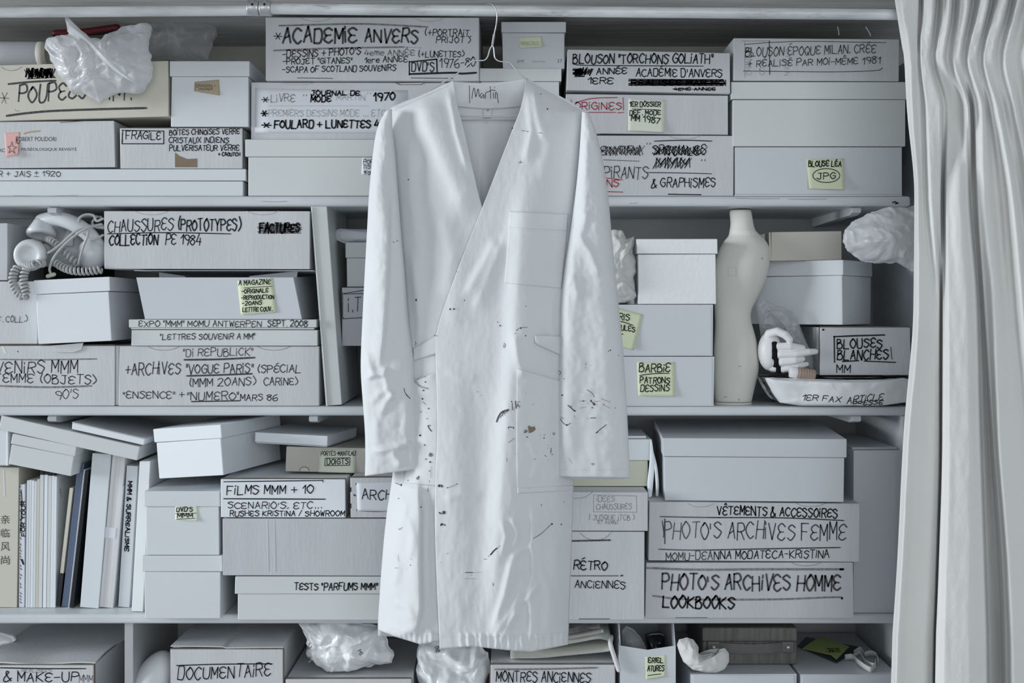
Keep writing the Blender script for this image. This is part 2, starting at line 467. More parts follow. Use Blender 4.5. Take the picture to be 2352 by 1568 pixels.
class Box(Surface):
    """cardboard box: rect = front face in photo pixels (x0,y0,x1,y1), its front centre at depth yf"""
    def __init__(s, name, label, rect, yf=0.01, d=0.31, m='corrugated', yaw=0, roll=0, pitch=0, lid=0, ins=3, on=None,
                 piv=0.5, cat='box', jit=0.0012, bev=0.0014, shear=0.0, group=None, lid_m=None, open_top=False, body='carton', build=True):
        super().__init__()
        x0, y0, x1, y1 = rect
        if yf is None: yf = (CAM.z-on)*F/(y1-HY)+CAM.y
        s.yf = yf
        k = SCL(yf)
        s.w = (x1-x0)*k; s.h = (y1-y0)*k; s.d = d
        R = (Matrix.Rotation(math.radians(yaw), 4, 'Z') @ Matrix.Rotation(math.radians(roll), 4, 'Y') @ Matrix.Rotation(math.radians(pitch), 4, 'X'))
        c = P(x0+(x1-x0)*piv, (y0+y1)/2, yf)
        loc = c-(R @ Vector(((piv-0.5)*s.w, 0, s.h/2)))
        s.M = T(loc) @ R
        if on is not None:
            # keep the seen top edge, let the bottom reach the surface it stands on
            ext = 1e9
            for a in (-1, 1):
                for b_ in ((0,) if pitch else (0, d)):
                    ext = min(ext, (s.M @ Vector((a*s.w/2, b_, 0))).z-on-0.0005)
            s.h += ext; s.M = s.M @ T((0, 0, -ext))
        s.inv = s.M.inverted(); s.n = (s.M.to_3x3() @ Vector((0, -1, 0))).normalized()
        s.p0 = s.M.translation.copy()
        s.root = thing(name, label, cat, s.M, group)
        s.lidh = lid*k; s.lz = s.h-s.lidh; s.lp = 0.0022 if lid else 0.0
        s.top = max((s.M @ Vector((a*s.w/2, 0, s.h))).z for a in (-1, 1))
        sd = hash_str(label)
        s.m = m
        if not build: return
        i = ins*k
        if lid:
            bm = block_bm(-s.w/2+i, s.w/2-i, 0, d-i, 0, s.lz, bev, jit, shear, sd)
            link(body, from_bm(bm), m, s.root)
            bm = block_bm(-s.w/2, s.w/2, -s.lp, d, s.lz, s.h, bev, jit*0.5, shear, sd+1)
            link('lid', from_bm(bm), lid_m or m, s.root)
        else:
            bm = block_bm(-s.w/2, s.w/2, 0, d, 0, s.h, bev, jit, shear, sd)
            link(body, from_bm(bm), m, s.root)
    def place(s, px, py, off=0.0006):
        p = on_plane(px, py, s.p0+s.n*off, s.n)
        if s.lp and (s.inv @ p).z > s.lz:
            p = on_plane(px, py, s.p0+s.n*(off+s.lp), s.n)
        return p
    def note(s, quad, m='note_yellow', **k): return Note(s, quad, m, **k)
    def patch(s, name, pts, m, off=0.0005):
        obj(name, [s.place(x, y, off) for x, y in pts], [tuple(range(len(pts)))], m, s.root, inv=s.inv); return s
    def slab(s, name, x0, x1, y0, y1, z0, z1, m, bev=0.0005):
        """small extra piece in the box's own metres"""
        link(name, from_bm(block_bm(x0, x1, y0, y1, z0, z1, bev)), m, s.root); return s
    def edges(s, left=True, right=True, top=True, t=0.0035):
        """raw brown board edges showing round the front panel"""
        s.top += 0.0018
        if top: s.slab('raw_edge', -s.w/2, s.w/2, 0.0035, 0.008, s.h-0.0005, s.h+0.0016, 'raw_edge', 0.0003)
        if left: s.slab('raw_edge', -s.w/2-0.0016, -s.w/2+0.0005, 0.003, 0.007, 0, s.h, 'raw_edge', 0.0003)
        if right: s.slab('raw_edge', s.w/2-0.0005, s.w/2+0.0016, 0.003, 0.007, 0, s.h, 'raw_edge', 0.0003)
        return s
    def tab(s, x0, x1, yt, dep, ink='grey'):
        """thumb notch: thin half-moon cut along the top edge"""
        s.strokes([smooth_path([(x0, yt), (x0+(x1-x0)*0.22, yt+dep*0.75), ((x0+x1)/2, yt+dep), (x1-(x1-x0)*0.22, yt+dep*0.75), (x1, yt)], 6)], 1.0, ink); return s
    def done(s): s.flush(s.place, s.root, s.inv); return s

# ------------------------------------------------------------------ soft things
def fbm(p, sc, seed, octs=3):
    v = Vector(p)*sc+Vector((seed*3.1, seed*1.7, seed*0.9)); a = 1.0; s = 0.0
    for o in range(octs):
        s += a*noise.noise(v); v = v*2.03; a *= 0.5
    return s
def crease(p, sc, seed):
    """folded-film relief: facets meeting in sharp ridges, at two scales"""
    v = Vector(p)*sc+Vector((seed*2.3, seed*1.1, seed*0.7))
    v = v+noise.noise_vector(v*0.6)*0.55
    d, pts = noise.voronoi(v)
    e, pts = noise.voronoi(v*2.1+Vector((5, 3, 1)))
    # F2-F1 gives sharp valleys, the distance to the cell centre cones, |noise| long sharp ridges
    r1 = 1-abs(noise.noise(v*0.9))*2.2; r2 = 1-abs(noise.noise(v*1.9+Vector((7, 2, 4))))*2.4
    return 0.55*(d[1]-d[0])-0.4*d[0]+0.40*(e[1]-e[0])+0.50*max(r1, -.4)+0.28*max(r2, -.4)-0.35
def pillow_geo(outline, y0, tf, tb, amp=0.008, sc=22, seed=1, K=34, N=190, ctr=None, power=2.0, facet=1.0, lean=0.0):
    """closed soft body whose outline (photo pixels) lies at depth y0, tf thick to the front, tb to the back"""
    pts = [np.array(p, float) for p in outline]
    pts.append(pts[0])
    seg = [np.linalg.norm(pts[i+1]-pts[i]) for i in range(len(pts)-1)]; tot = sum(seg)
    o = []
    for k in range(N):
        d = tot*k/N; i = 0
        while d > seg[i] and i < len(seg)-1: d -= seg[i]; i += 1
        o.append(pts[i]+(pts[i+1]-pts[i])*(d/max(seg[i], 1e-6)))
    c = np.array(ctr, float) if ctr else sum(o)/N
    o = [c+(q-c)*(1+amp*2.6*(fbm((k_*0.16, seed*2.0, 0.5), 1.0, seed, 4) if 0.04 < k_/N < 0.96 else 0)) for k_, q in enumerate(o)]
    V = []; Fc = []
    pc = P(c[0], c[1], y0)
    def pt(q, r, side):
        b = max(0.0, 1-r**power)**0.5
        y = y0-(tf*b if side > 0 else -tb*b)
        w = P(q[0], q[1], y0); w.y = y
        w0 = w.copy()
        cr = crease((w0.x, w0.y*0.4, w0.z), sc, seed)*facet+fbm(w0, sc*0.8, seed)*0.6
        k = 0.35+0.65*b
        w.y -= amp*cr*k*(1 if side > 0 else -1)
        w.x += amp*0.35*fbm(w0, sc, seed+5); w.z += amp*0.35*fbm(w0, sc, seed+9)
        return w
    for side in (1, -1):
        base = len(V)
        V.append(pt(c, 0.0, side))
        rs = list(range(1, K+1)) if side > 0 else list(range(1, K))
        for j in rs:
            r = j/K
            for k in range(N): V.append(pt(c+(o[k]-c)*r, r, side))
        for k in range(N):
            k2 = (k+1) % N
            a, b = base+1+k, base+1+k2
            Fc.append((base, b, a) if side > 0 else (base, a, b))
        for j in range(len(rs)-1):
            for k in range(N):
                k2 = (k+1) % N
                q = (base+1+j*N+k, base+1+j*N+k2, base+1+(j+1)*N+k2, base+1+(j+1)*N+k)
                Fc.append(q if side > 0 else q[::-1])
        if side > 0: rim = base+1+(K-1)*N
        else:
            last = base+1+(len(rs)-1)*N
            for k in range(N):
                k2 = (k+1) % N
                Fc.append((last+k2, last+k, rim+k, rim+k2)[::-1])
    return V, Fc
def soft(name, label, cat, outline, y0, tf, tb, m, group=None, parent=None, **k):
    V, Fc = pillow_geo(outline, y0, tf, tb, **k)
    if parent is not None:
        return obj(name, V, Fc, m, parent, True, inv=parent.matrix_world.inverted())
    zmin = min(v.z for v in V); base = Vector((sum(v.x for v in V)/len(V), y0, zmin))
    o = obj(name, V, Fc, m, None, True, inv=T(-base)); o.location = base
    return tag(o, label, cat, group)

# ------------------------------------------------------------------ the setting
def plain_box(name, x0, x1, y0, y1, z0, z1, m, parent=None, bev=0.0):
    return link(name, from_bm(block_bm(x0, x1, y0, y1, z0, z1, bev)), m, parent)
XL_, XR_ = -1.42, 1.30
struct(plain_box('floor', -4.5, 3.5, -5.0, YB+0.1, -0.05, 0.0, 'floor_paint'))
struct(plain_box('wall_back', XL_-0.1, XR_+0.1, YB+0.006, YB+0.11, 0.0, 2.6, 'plaster'))
struct(plain_box('wall_left', XL_-0.1, XL_, 0.03, YB+0.006, 0.0, 2.6, 'wall_paint'))
struct(plain_box('wall_right', XR_, XR_+0.1, -0.7, YB+0.006, 0.0, 2.6, 'wall_paint'))
# low ceiling of painted boards over the alcove
ZC = 2.113
bm = bmesh.new()
for (a, b, dz) in ((-0.46, -0.42, 0.0), (-0.416, -0.105, 0.003), (-0.10, 0.113, 0.0), (0.118, YB+0.006, 0.002)):
    q = block_bm(XL_, XR_, a, b, ZC+dz, ZC+0.03, 0.002)
    me_ = bpy.data.meshes.new('q'); q.to_mesh(me_); q.free(); bm.from_mesh(me_)
struct(link('ceiling', from_bm(bm), 'grey_boards'))
# flaking white paint along one joint of the boards
V = []; Fc = []
rr = random.Random(3); x = P(1250, 50, 0.116).x
while x < P(2080, 50, 0.116).x:
    l = rr.uniform(0.01, 0.06); w = rr.uniform(0.0008, 0.0028); o = len(V)
    V += [(x, 0.1155-w, ZC-0.0008), (x+l, 0.1155-w*rr.uniform(0.5, 1.3), ZC-0.0008), (x+l, 0.1155+w, ZC-0.0008), (x, 0.1155+w, ZC-0.0008)]
    Fc.append((o, o+1, o+2, o+3)); x += l+(rr.uniform(0, 0.012) if rr.random() < .5 else 0)
struct(obj('trim_1', V, Fc, 'shelf_paint'))

# shelves: boards on brackets, the painted back and the upright panels
xs0, xs1 = XL_+0.004, P(2092, 0, 0).x
xsp = P(2074, 0, 0).x
def board(z, th, xr, label):
    o = link('shelf', from_bm(block_bm(xs0, xr, 0.0, YB-0.004, -th, 0, 0.006, segs=3)), 'shelf_paint'); o.location.z = z
    return tag(o, label, 'shelf')
sh1 = board(Z1, 0.0215, xs1, 'uppermost long white painted shelf board, its rounded end showing near the curtain')
sh2 = board(Z2, 0.0195, xs1, 'long white painted shelf board carrying the telephones, dress form and white hand')
sh3 = board(Z3, 0.0195, xsp-0.001, 'long white painted shelf board carrying the row of books and the tall file box')
if True:
    board(Z4, 0.022, xsp-0.001, 'lowest long white shelf board, under the boxes at the bottom of the picture')
struct(plain_box('trim_2', xsp, xsp+0.02, 0.003, YB-0.004, 0.0, Z2-0.0200, 'shelf_paint', None, 0.001))
xsq = P(2120, 0, 0).x
struct(plain_box('trim_5', xsq, xsq+0.02, 0.003, YB-0.004, Z2-0.05, Z1+0.3, 'shelf_paint', None, 0.001))
struct(plain_box('trim_3', xs0, xsq-0.001, YB-0.0035, YB+0.002, 0.02, Z1-0.022, 'back_paint'))
struct(plain_box('trim_4', P(282, 0, 0).x, P(282, 0, 0).x+0.018, 0.012, YB-0.005, Z4+0.0005, Z3-0.020, 'back_paint', None, 0.001))
for zt, px, lab in ((Z1-0.0216, 120, 'pale shelf bracket tip under the uppermost board, above the telephones'), (Z1-0.0216, 1967, 'pale tapered shelf bracket under the uppermost board, left of the bulging plastic bag'),
                    (Z2-0.0196, 120, 'pale shelf bracket tip under the second board, above the sloping long flat box'), (Z2-0.0196, 720, 'pale shelf bracket tip under the second board, above the shallow askew white box'), (Z2-0.0196, 1967, 'pale shelf bracket tip under the second board, above the tall upright file box')):
    xc = P(px, 0, 0.01).x
    prof = [(YB-0.006, 0.0), (0.04, 0.0), (0.012, -0.001), (0.006, -0.006), (0.010, -0.012), (0.03, -0.016), (YB-0.006, -0.020)]
    V = [(xc-0.009, y, zt+z) for y, z in prof]+[(xc+0.009, y, zt+z) for y, z in prof]; n = len(prof)
    Fc = [tuple(range(n)), tuple(range(2*n-1, n-1, -1))]+[(i, n+i, n+(i+1) % n, (i+1) % n) for i in range(n)]
    tag(obj('shelf_bracket', V, Fc, 'shelf_paint'), lab, 'bracket')
# knot hole and chips on the upper board's front
s = Surface()
s.strokes([[(2050, 465), (2056, 463), (2061, 467)], [(2056, 468), (2063, 466)]], 3.5, 'ink_brown')
for x0, y0, x1, y1 in ((1690, 455, 1790, 456), (1810, 457, 1900, 457), (30, 449, 180, 448), (600, 462, 660, 462), (1445, 466, 1465, 465)):
    s.line([(x0, y0), ((x0+x1)/2, y0+1.2), (x1, y1)], 0.8, 'ink_grey')
s.flush(lambda x, y: on_plane(x, y, Vector((0, -0.0006, 0)), Vector((0, -1, 0))), sh1, T((0, 0, -Z1)), 'paint_chip')

# ------------------------------------------------------------------ top shelf, left
b = Box('lidded_box', 'long shallow white lidded box marked with the year 1920, lowest at the top left', (-60, 388, 565, 446), 0.008, 0.33, 'white_card', lid=27, ins=7, on=Z1)
b.text('R + JAIS \u00b1 1920', -4, 138, 406, 12, 1.7, 'soft', dy=-1); b.done(); A1 = b
b = Box('cardboard_box', 'white box with printed lettering and a pink slip stuck on its front', (-60, 278, 263, 387), 0.006, 0.30, 'corrugated', roll=-0.6, on=A1.top)
b.print('OBERT POLIDORI', 42, 129, 324, 10, 'ink_soft'); b.print('RC', -2, 11, 349, 8, 'ink_soft'); b.print('S MUS\u00c9OLOGIQUE REVISIT\u00c9', 40, 176, 346, 9.5, 'ink_soft')
b.line([(55, 307), (70, 303), (92, 301)], 4, 'tape_tan')
b.slab('lower_flap', -b.w/2, b.w/2+0.001, -0.0012, 0.02, 0.0002, 0.012, 'corrugated')
b.done()
n = b.note([(10, 305), (46, 303), (42, 355), (14, 361)], 'note_pink', curl=0.008)
n.strokes([[(27, 325), (30, 336), (38, 338), (31, 342), (34, 352), (27, 346), (20, 351), (23, 342), (18, 337), (25, 335), (27, 325)]], 1.2, 'brown'); n.text('MES', 36, 45, 330, 16, 1.0, 'brown', jit=.3); n.done(); A2 = b
b = Box('cardboard_box', 'white box marked FRAGILE with a torn brown patch at its lower edge', (276, 294, 556, 387), 0.004, 0.27, 'corrugated', on=A1.top)
b.edges(); b.strokes([[(280, 299), (376, 301), (376, 330), (280, 330), (282, 299)], [(281, 306), (281, 326)]], 2.2)
b.text('FRAGILE', 289, 369, 320, 18, 2.2); b.text('BO\u00ceTES CHINOISES VERRE', 389, 550, 310, 12, 2.0, dy=-2)
b.text('CRISTAUX INDIENS', 388, 525, 328, 13, 2.0); b.text('PULVERISATEUR VERRE', 389, 549, 346, 13, 2.0); b.text('+ CAOUTCH', 501, 551, 358, 8, 2.2)
b.patch('torn_patch', [(402, 350), (412, 358), (430, 365), (453, 364), (453, 384), (402, 384)], 'brown_paper'); b.done(); A3 = b
b = Box('cardboard_box', 'big cream box marked POUPEES, half covered by a crumpled plastic bag', (-60, 145, 387, 277), 0.0, 0.33, 'cream_card', roll=-1.5, on=A2.top-0.004)
b.strokes(hatch(60, 158, 124, 178, 26, 3, 4)+hatch(64, 160, 120, 176, 17, -4, 5), 3.2); b.line([(56, 160), (60, 168)], 1.6); b.line([(62, 181), (100, 179), (128, 178)], 2)
b.line([(19, 193), (70, 188), (128, 185)], 4.5, 'soft'); b.text('*', -2, 20, 240, 34, 2.4, 'grey'); b.text('POUPEES', 42, 198, 236, 38, 4.2, 'soft', dy=-9); b.text('MM.', 226, 301, 229, 36, 3.2, 'soft')
b.line([(15, 266), (60, 260), (117, 255), (220, 251), (336, 248)], 5.2, 'soft'); b.line([(34, 251), (38, 255), (45, 254)], 1.2, 'grey')
b.line([(138, 281), (214, 276)], 1.5); b.tab(2, 50, 153, 9); b.done(); A4 = b
b = Box('lidded_box', 'square white lidded box with a scrap of tan tape, on the box marked FRAGILE', (390, 140, 573, 291), 0.004, 0.30, 'white_card', lid=36, ins=3, on=A3.top)
n = b.note([(447, 188), (503, 183), (505, 219), (446, 209)], 'tape_tan', curl=0.002, name='paper_scrap'); n.text('DRAGON +', 450, 496, 200, 6, .8, 'brown'); n.text('PAPIER', 457, 488, 207, 5, .8, 'brown'); n.done(); A5 = b
# roll of paper
zc = A4.top+0.026
M = T(Vector((-1.27, 0.065, zc))) @ Matrix.Rotation(math.pi/2, 4, 'Y')
t = thing('paper_roll', 'roll of white paper lying on the cream box beside the plastic bag', 'paper roll', M)
xe = P(112, 120, 0.065).x+1.27
g = lathe_geo([(0.0225, 0.0), (0.0262, 0.0), (0.0262, xe*0.3), (0.0268, xe*.55), (0.0262, xe*.93)], Matrix.Identity(4), 28); obj('sheet', g[0], g[1], 'paper', t, True)
g = lathe_geo([(0.0245, xe*.93), (0.0262, xe*.931), (0.0258, xe), (0.0215, xe), (0.0205, xe*.96)], Matrix.Identity(4), 28); obj('core', g[0], g[1], 'beige_card', t, True)
# plastic bags
bagA = soft('plastic_bag', 'crumpled white plastic bag hanging over the front of the cream box', 'plastic bag',
     [(155, 38), (172, 62), (195, 72), (240, 90), (285, 62), (330, 50), (345, 60), (341, 110), (350, 160), (344, 188), (320, 212), (285, 218), (258, 221), (230, 234), (196, 221), (166, 209), (140, 182), (124, 150), (112, 115), (115, 86), (140, 82), (160, 80)],
     -0.035, 0.045, 0.028, 'plastic_film', amp=0.021, sc=21, seed=3, ctr=(236, 145))
# folded-over rim of that bag
V = []; Fc = []
rim0 = [(156, 40), (195, 78), (240, 120), (290, 170), (335, 205)]; rim1 = [(160, 72), (200, 98), (232, 135), (275, 172), (320, 196)]
pa, pb = smooth_path(rim0, 8), smooth_path(rim1, 8)
for i, (a, c) in enumerate(zip(pa, pb)):
    for j in range(7):
        u = j/6; x = a[0]+(c[0]-a[0])*u; y = a[1]+(c[1]-a[1])*u
        V.append(P(x, y, -0.083-0.016*math.sin(u*math.pi)+0.006*fbm((x*.03, y*.03, 0), 1, 4)))
for i in range(len(pa)-1):
    for j in range(6): k = i*7+j; Fc.append((k, k+1, k+8, k+7))
o = obj('folded_rim', V, Fc, 'plastic_film', bagA, True, inv=T(-bagA.location))
soft('plastic_bag', 'limp see-through plastic bag lying behind the crumpled white one under the pole', 'plastic bag',
     [(300, 60), (345, 42), (420, 40), (470, 52), (500, 46), (492, 90), (478, 138), (440, 139), (380, 137), (320, 132)], 0.17, 0.05, 0.05, 'clear_film', amp=0.016, sc=14, seed=8)
M = T(P(188, 75, 0.10))
t = thing('tool_case', 'dark red rounded case poking out behind the crumpled plastic bag', 'case', M)
g = tube_geo([(P(128, 76, .10)-P(188, 75, .10)), Vector((0, 0, 0)), (P(268, 64, .10)-P(188, 75, .10))], [0.0075, 0.0085, 0.0085], 14); obj('shell', g[0], g[1], 'dark_red', t, True)
g = tube_geo([(P(126, 82, .10)-P(188, 75, .10)), (P(268, 71, .10)-P(188, 75, .10))], [0.005, 0.006], 10); obj('dark_base', g[0], g[1], 'black_felt', t, True)

# ------------------------------------------------------------------ top shelf, middle
b = Box('lidded_box', 'pale green-white lidded box with a small sticker, half behind the coat sleeve', (564, 320, 1080, 445), 0.006, 0.32, 'green_card', lid=40, ins=7, on=Z1)
n = b.note([(832, 362), (900, 362), (896, 404), (830, 400)], 'paper', curl=0.0, name='sticker'); n.text('PORTE', 834, 874, 376, 10, 1.3); n.text('TISSUS', 833, 876, 387, 8, 1.3); n.text('"FOULARD"', 836, 885, 401, 8, 1.3); n.done(); A10 = b; b.done()
b = Box('cardboard_box', 'white box with a hand-written paper sheet and torn hand holes, behind the coat shoulder', (576, 189, 1084, 319), 0.012, 0.30, 'corrugated', on=A10.top)
n = b.note([(586, 203), (936, 207), (936, 306), (585, 305)], 'paper', curl=0.0, name='paper_label')
n.text('*', 600, 618, 236, 16, 2.2); n.text('LIVRE', 622, 677, 234, 18, 1.7, 'grey'); n.text('"', 697, 703, 226, 9, 1.6, 'soft'); n.text('JOURNAL DE', 714, 826, 219, 11, 3.0); n.text('MODE', 714, 760, 234, 13, 3.4); n.text('MARTIN', 773, 838, 230, 14, 1.4, 'faint'); n.text('"', 844, 850, 222, 9, 1.3, 'grey'); n.text('1970', 858, 906, 232, 18, 3.8, dy=-2)
n.strokes(dots(617, 243, 849, 243, 40), 1.0, 'faint'); n.text('*', 599, 614, 268, 17, 3.6); n.text('PREMIERS DESSINS MODE ... ETC', 616, 884, 267, 15, 1.4, 'faint'); n.text('*', 600, 623, 294, 15, 3.4); n.text('FOULARD + LUNETTES 4E', 630, 884, 294, 17, 3.8); n.done()
for x in (648, 906): b.patch('hand_hole', [(x, 190), (x+72, 189.5), (x+62, 195), (x+12, 195.5)], 'brown_paper'); b.patch('torn_lip', [(x+8, 191), (x+68, 190), (x+60, 193.5), (x+16, 194)], 'corrugated', 0.003)
b.done(); A9 = b
b = Box('cardboard_box', 'long white box headed ACADEMIE ANVERS, topmost under the pole left of the hanger', (611, 39, 1101, 186), 0.0, 0.33, 'corrugated', roll=0.1, on=A9.top)
b.line([(641, 59), (801, 55), (870, 56), (982, 62)], 4, 'grey'); b.text('*', 628, 648, 92, 20, 2.4, 'soft'); b.text('ACADEMIE', 650, 819, 100, 34, 5.0, 'soft', dy=-4, jit=.12); b.text('ANVERS', 838, 959, 97, 30, 4.6, 'soft', dy=2)
b.text('(+PORTRAIT,', 975, 1082, 82, 15, 2.2, 'soft', dy=2); b.text('PRIJOT )', 1002, 1080, 98, 14, 2.2, 'soft')
b.line([(629, 116), (760, 111), (927, 108)], 4, 'grey'); b.strokes(dots(930, 108, 972, 110, 4), 2, 'faint')
b.text("-DESSINS + PHOTO'S", 649, 828, 133, 16, 2.6, 'soft', dy=-8); b.text('4eme ANN\u00c9E', 837, 952, 127, 13, 2.2, 'grey'); b.text('(+LUNETTES)', 960, 1065, 131, 13, 2.2, 'soft')
b.text('-PROJET "GITANES"', 649, 808, 148, 13, 2.4, 'soft', dy=-3); b.text('1ere ANNEE', 837, 936, 144, 13, 2.2, 'soft', dy=-2); b.text('-SCAPA OF SCOTLAND SOUVENIRS', 649, 909, 167, 13, 2.4, 'soft', dy=-5)
b.strokes([[(941, 142), (1003, 136), (1004, 166)], [(940, 141), (940, 172)]], 3.4); b.text("DVD'S", 945, 997, 164, 21, 2.6); b.text('1976-80', 1010, 1091, 157, 21, 2.2, 'soft', dy=-4)
b.line([(941, 170), (1040, 167), (1060, 169), (1094, 167)], 4.6); b.line([(683, 179), (764, 180)], 1.6); b.line([(944, 179), (1041, 180)], 1.6); b.tab(690, 762, 41, 8, 'faint'); b.tab(950, 1020, 41, 8, 'faint'); b.done(); A8 = b
b = Box('lidded_box', 'tall pale lidded box behind the coat collar under the small numbered shoe box', (1101, 157, 1289, 447), 0.02, 0.30, 'green_card', lid=30, ins=4, on=Z1); A12 = b
b = Box('lidded_box', 'small grey-white shoe box with printed number 2777 and a yellow slip, right of the hanger', (1151, 50, 1300, 155), 0.03, 0.28, 'lilac_card', lid=25, ins=3, on=A12.top)
b.print('2777', 1187, 1204, 144, 6, 'ink_soft'); b.print('VELOUR NOIR', 1222, 1252, 143, 3, 'ink_grey'); b.print('37', 1280, 1291, 144, 8, 'ink_soft'); b.done()
n = b.note([(1190, 86), (1245, 84), (1247, 107), (1194, 110)], 'note_yellow', curl=0.004); n.text('MIRECRIS', 1196, 1236, 104, 8, 0.8, 'faint'); n.done(); A11 = b

# ------------------------------------------------------------------ top shelf, right
b = Box('cardboard_box', 'white box marked & GRAPHISMES with scribbled-out words, lowest right of the coat', (1292, 310, 1686, 449), 0.006, 0.31, 'corrugated', on=Z1)
b.text('EXTRA', 1379, 1476, 356, 21, 2.0, 'soft'); b.strokes(hatch(1382, 336, 1474, 354, 22, 5, 2)+hatch(1384, 338, 1470, 356, 16, -5, 3), 1.4, 'soft'); b.text('"', 1486, 1492, 337, 9, 2); b.text('SPECIALES', 1498, 1621, 356, 22, 2.2); b.strokes(hatch(1502, 337, 1618, 355, 26, 6, 5)+hatch(1506, 336, 1612, 356, 19, -5, 6), 1.6)
b.text('MMM', 1506, 1584, 385, 22, 2.2); b.strokes(hatch(1504, 363, 1584, 386, 20, 7, 9), 1.5); b.text('"', 1611, 1618, 375, 9, 2)
b.line([(1503, 324), (1570, 322), (1635, 324)], 2.2); b.strokes(dots(1387, 367, 1470, 370, 16), 1.6); b.line([(1487, 396), (1560, 397), (1635, 399)], 1.8)
b.text('PIRANTS', 1388, 1487, 408, 27, 2.3, 'soft', dy=4); b.text('& GRAPHISMES', 1497, 1643, 430, 21, 2.5); b.text('NS', 1394, 1421, 429, 16, 2.2, 'red'); b.line([(1388, 408), (1430, 413)], 2.0, 'red'); b.line([(1392, 440), (1430, 441)], 2.2, 'red')
b.tab(1533, 1611, 311, 8, 'faint'); b.line([(1380, 308), (1533, 310)], 3); b.line([(1611, 310), (1680, 311)], 2); b.line([(1535, 446), (1610, 447)], 3); b.done(); A15 = b
b = Box('cardboard_box', 'grey-white box with red lettering ORIGINES and a big yellow slip', (1299, 217, 1672, 308), 0.01, 0.31, 'corrugated', roll=0.5, on=A15.top)
b.text('ORIGINES', 1320, 1427, 252, 17, 2.2, 'red'); b.line([(1321, 236), (1360, 226), (1418, 224)], 2, 'red'); b.line([(1312, 229), (1312, 240)], 1.6, 'red'); b.line([(1431, 224), (1432, 253)], 2, 'red'); b.line([(1352, 258), (1414, 258)], 2, 'red'); b.line([(1419, 259), (1432, 258)], 2, 'red'); b.done()
n = b.note([(1443, 226), (1527, 229), (1526, 304), (1442, 300)], 'note_pale', curl=0.004); n.text('1ER DOSSIER', 1446, 1517, 245, 12, 2.2); n.line([(1452, 250), (1512, 252)], 1.6); n.text('DEF. MODE', 1446, 1517, 264, 11, 2.2); n.text('MM 1987', 1450, 1515, 276, 14, 2.4, dy=9); n.done(); A14 = b
b = Box('cardboard_box', 'white box headed BLOUSON TORCHONS GOLIATH, topmost right of the coat', (1303, 117, 1677, 211), 0.0, 0.32, 'corrugated', roll=1.25, on=A14.top-0.002)
b.text('BLOUSON "TORCHONS GOLIATH"', 1316, 1636, 146, 21, 3.0, dy=-1); b.line([(1316, 147), (1345, 150), (1480, 151), (1615, 152)], 2.0); b.strokes(hatch(1320, 157, 1358, 172, 20, 3, 2)+hatch_h(1318, 158, 1340, 176, 12, 4), 2.6)
b.text('ANN\u00c9E', 1370, 1440, 171, 14, 2.6, dy=-2); b.text('1ERE', 1350, 1408, 192, 14, 2.6); b.text("ACAD\u00c9MIE D'ANVERS", 1461, 1658, 175, 18, 2.6, dy=2)
b.strokes(hatch_h(1446, 182, 1664, 197, 9, 4), 2.6); b.text('REALISEE PAR MOI', 1450, 1668, 196, 12, 3); b.text('4EME ANNEE', 1548, 1643, 208, 7, 2.2); b.line([(1545, 204), (1643, 205)], 1.8); b.done(); A13 = b
b = Box('cardboard_box', 'low white box with a slip reading BLOUSE LEA beside the curtain', (1688, 337, 2071, 446), 0.006, 0.33, 'lilac_card', on=Z1+0.003)
b.slab('base_board', -b.w/2-0.001, b.w/2+0.001, -0.001, 0.30, -0.003, 0.0, 'white_card')
n = b.note([(1852, 365), (1938, 364), (1941, 435), (1858, 433)], 'note_yellow', curl=0.007); n.text('BLOUSE L\u00c9A', 1857, 1932, 382, 13, 2.6); n.strokes(ellipse(1898, 403, 31, 16), 1.8); n.text('JPG', 1876, 1918, 411, 14, 2.2); n.done(); A18 = b
b = Box('lidded_box', 'large pale green-white lidded box in the stack beside the curtain', (1679, 188, 2084, 336), 0.004, 0.33, 'green_card', lid=40, ins=3, on=A18.top); A17 = b
b = Box('cardboard_box', 'white box marked BLOUSON EPOQUE MILAN in thin grey pen, topmost beside the curtain', (1684, 88, 2065, 186), 0.0, 0.31, 'corrugated', roll=0.2, on=A17.top)
b.text('BLOUSON \u00c9POQUE MILAN, CR\u00c9E', 1712, 2011, 130, 20, 1.9, 'soft', dy=-9); b.text('+ R\u00c9ALIS\u00c9 PAR MOI-M\u00caME 1981', 1717, 2021, 154, 15, 1.9, 'soft', dy=-8); b.line([(1710, 102), (1780, 97), (1863, 95), (2035, 98)], 1.4, 'soft'); b.line([(1707, 163), (1911, 165), (2010, 162), (2027, 156)], 1.6, 'soft')
b.strokes([[(1711, 96), (1711, 177)], [(1704, 94), (1769, 94)]], 1.1, 'grey'); b.line([(1767, 94), (1768, 171)], 2.4, 'soft'); b.strokes(turn(write('CHANT', 1700, 1745, 158, 12), 1720, 152, -90)+turn(write('COTE', 1730, 1765, 158, 12), 1750, 152, -90), 1.2, 'faint'); b.strokes(turn(write('N PULLS', 1780, 1840, 150, 10), 1808, 145, -90), 1.0, 'faint'); b.text('B', 1712, 1730, 132, 22, 1.4, 'soft'); b.done(); A16 = b
for i, (xa, ya, xb, yb_) in enumerate(((1924, 62, 1927, 80), (1989, 62, 2000, 82))):
    tag(obj('string_end', *tube_geo([P(xa, ya, .10), P((xa+xb)/2+1, (ya+yb_)/2, .095), P(xb, yb_, .09)], 0.0012, 6), 'paper', None, True),
        ['loose white string end dangling from the ceiling boards, left one', 'loose white string end dangling from the ceiling boards, right one near the curtain'][i], 'string', 'string ends under the ceiling boards')

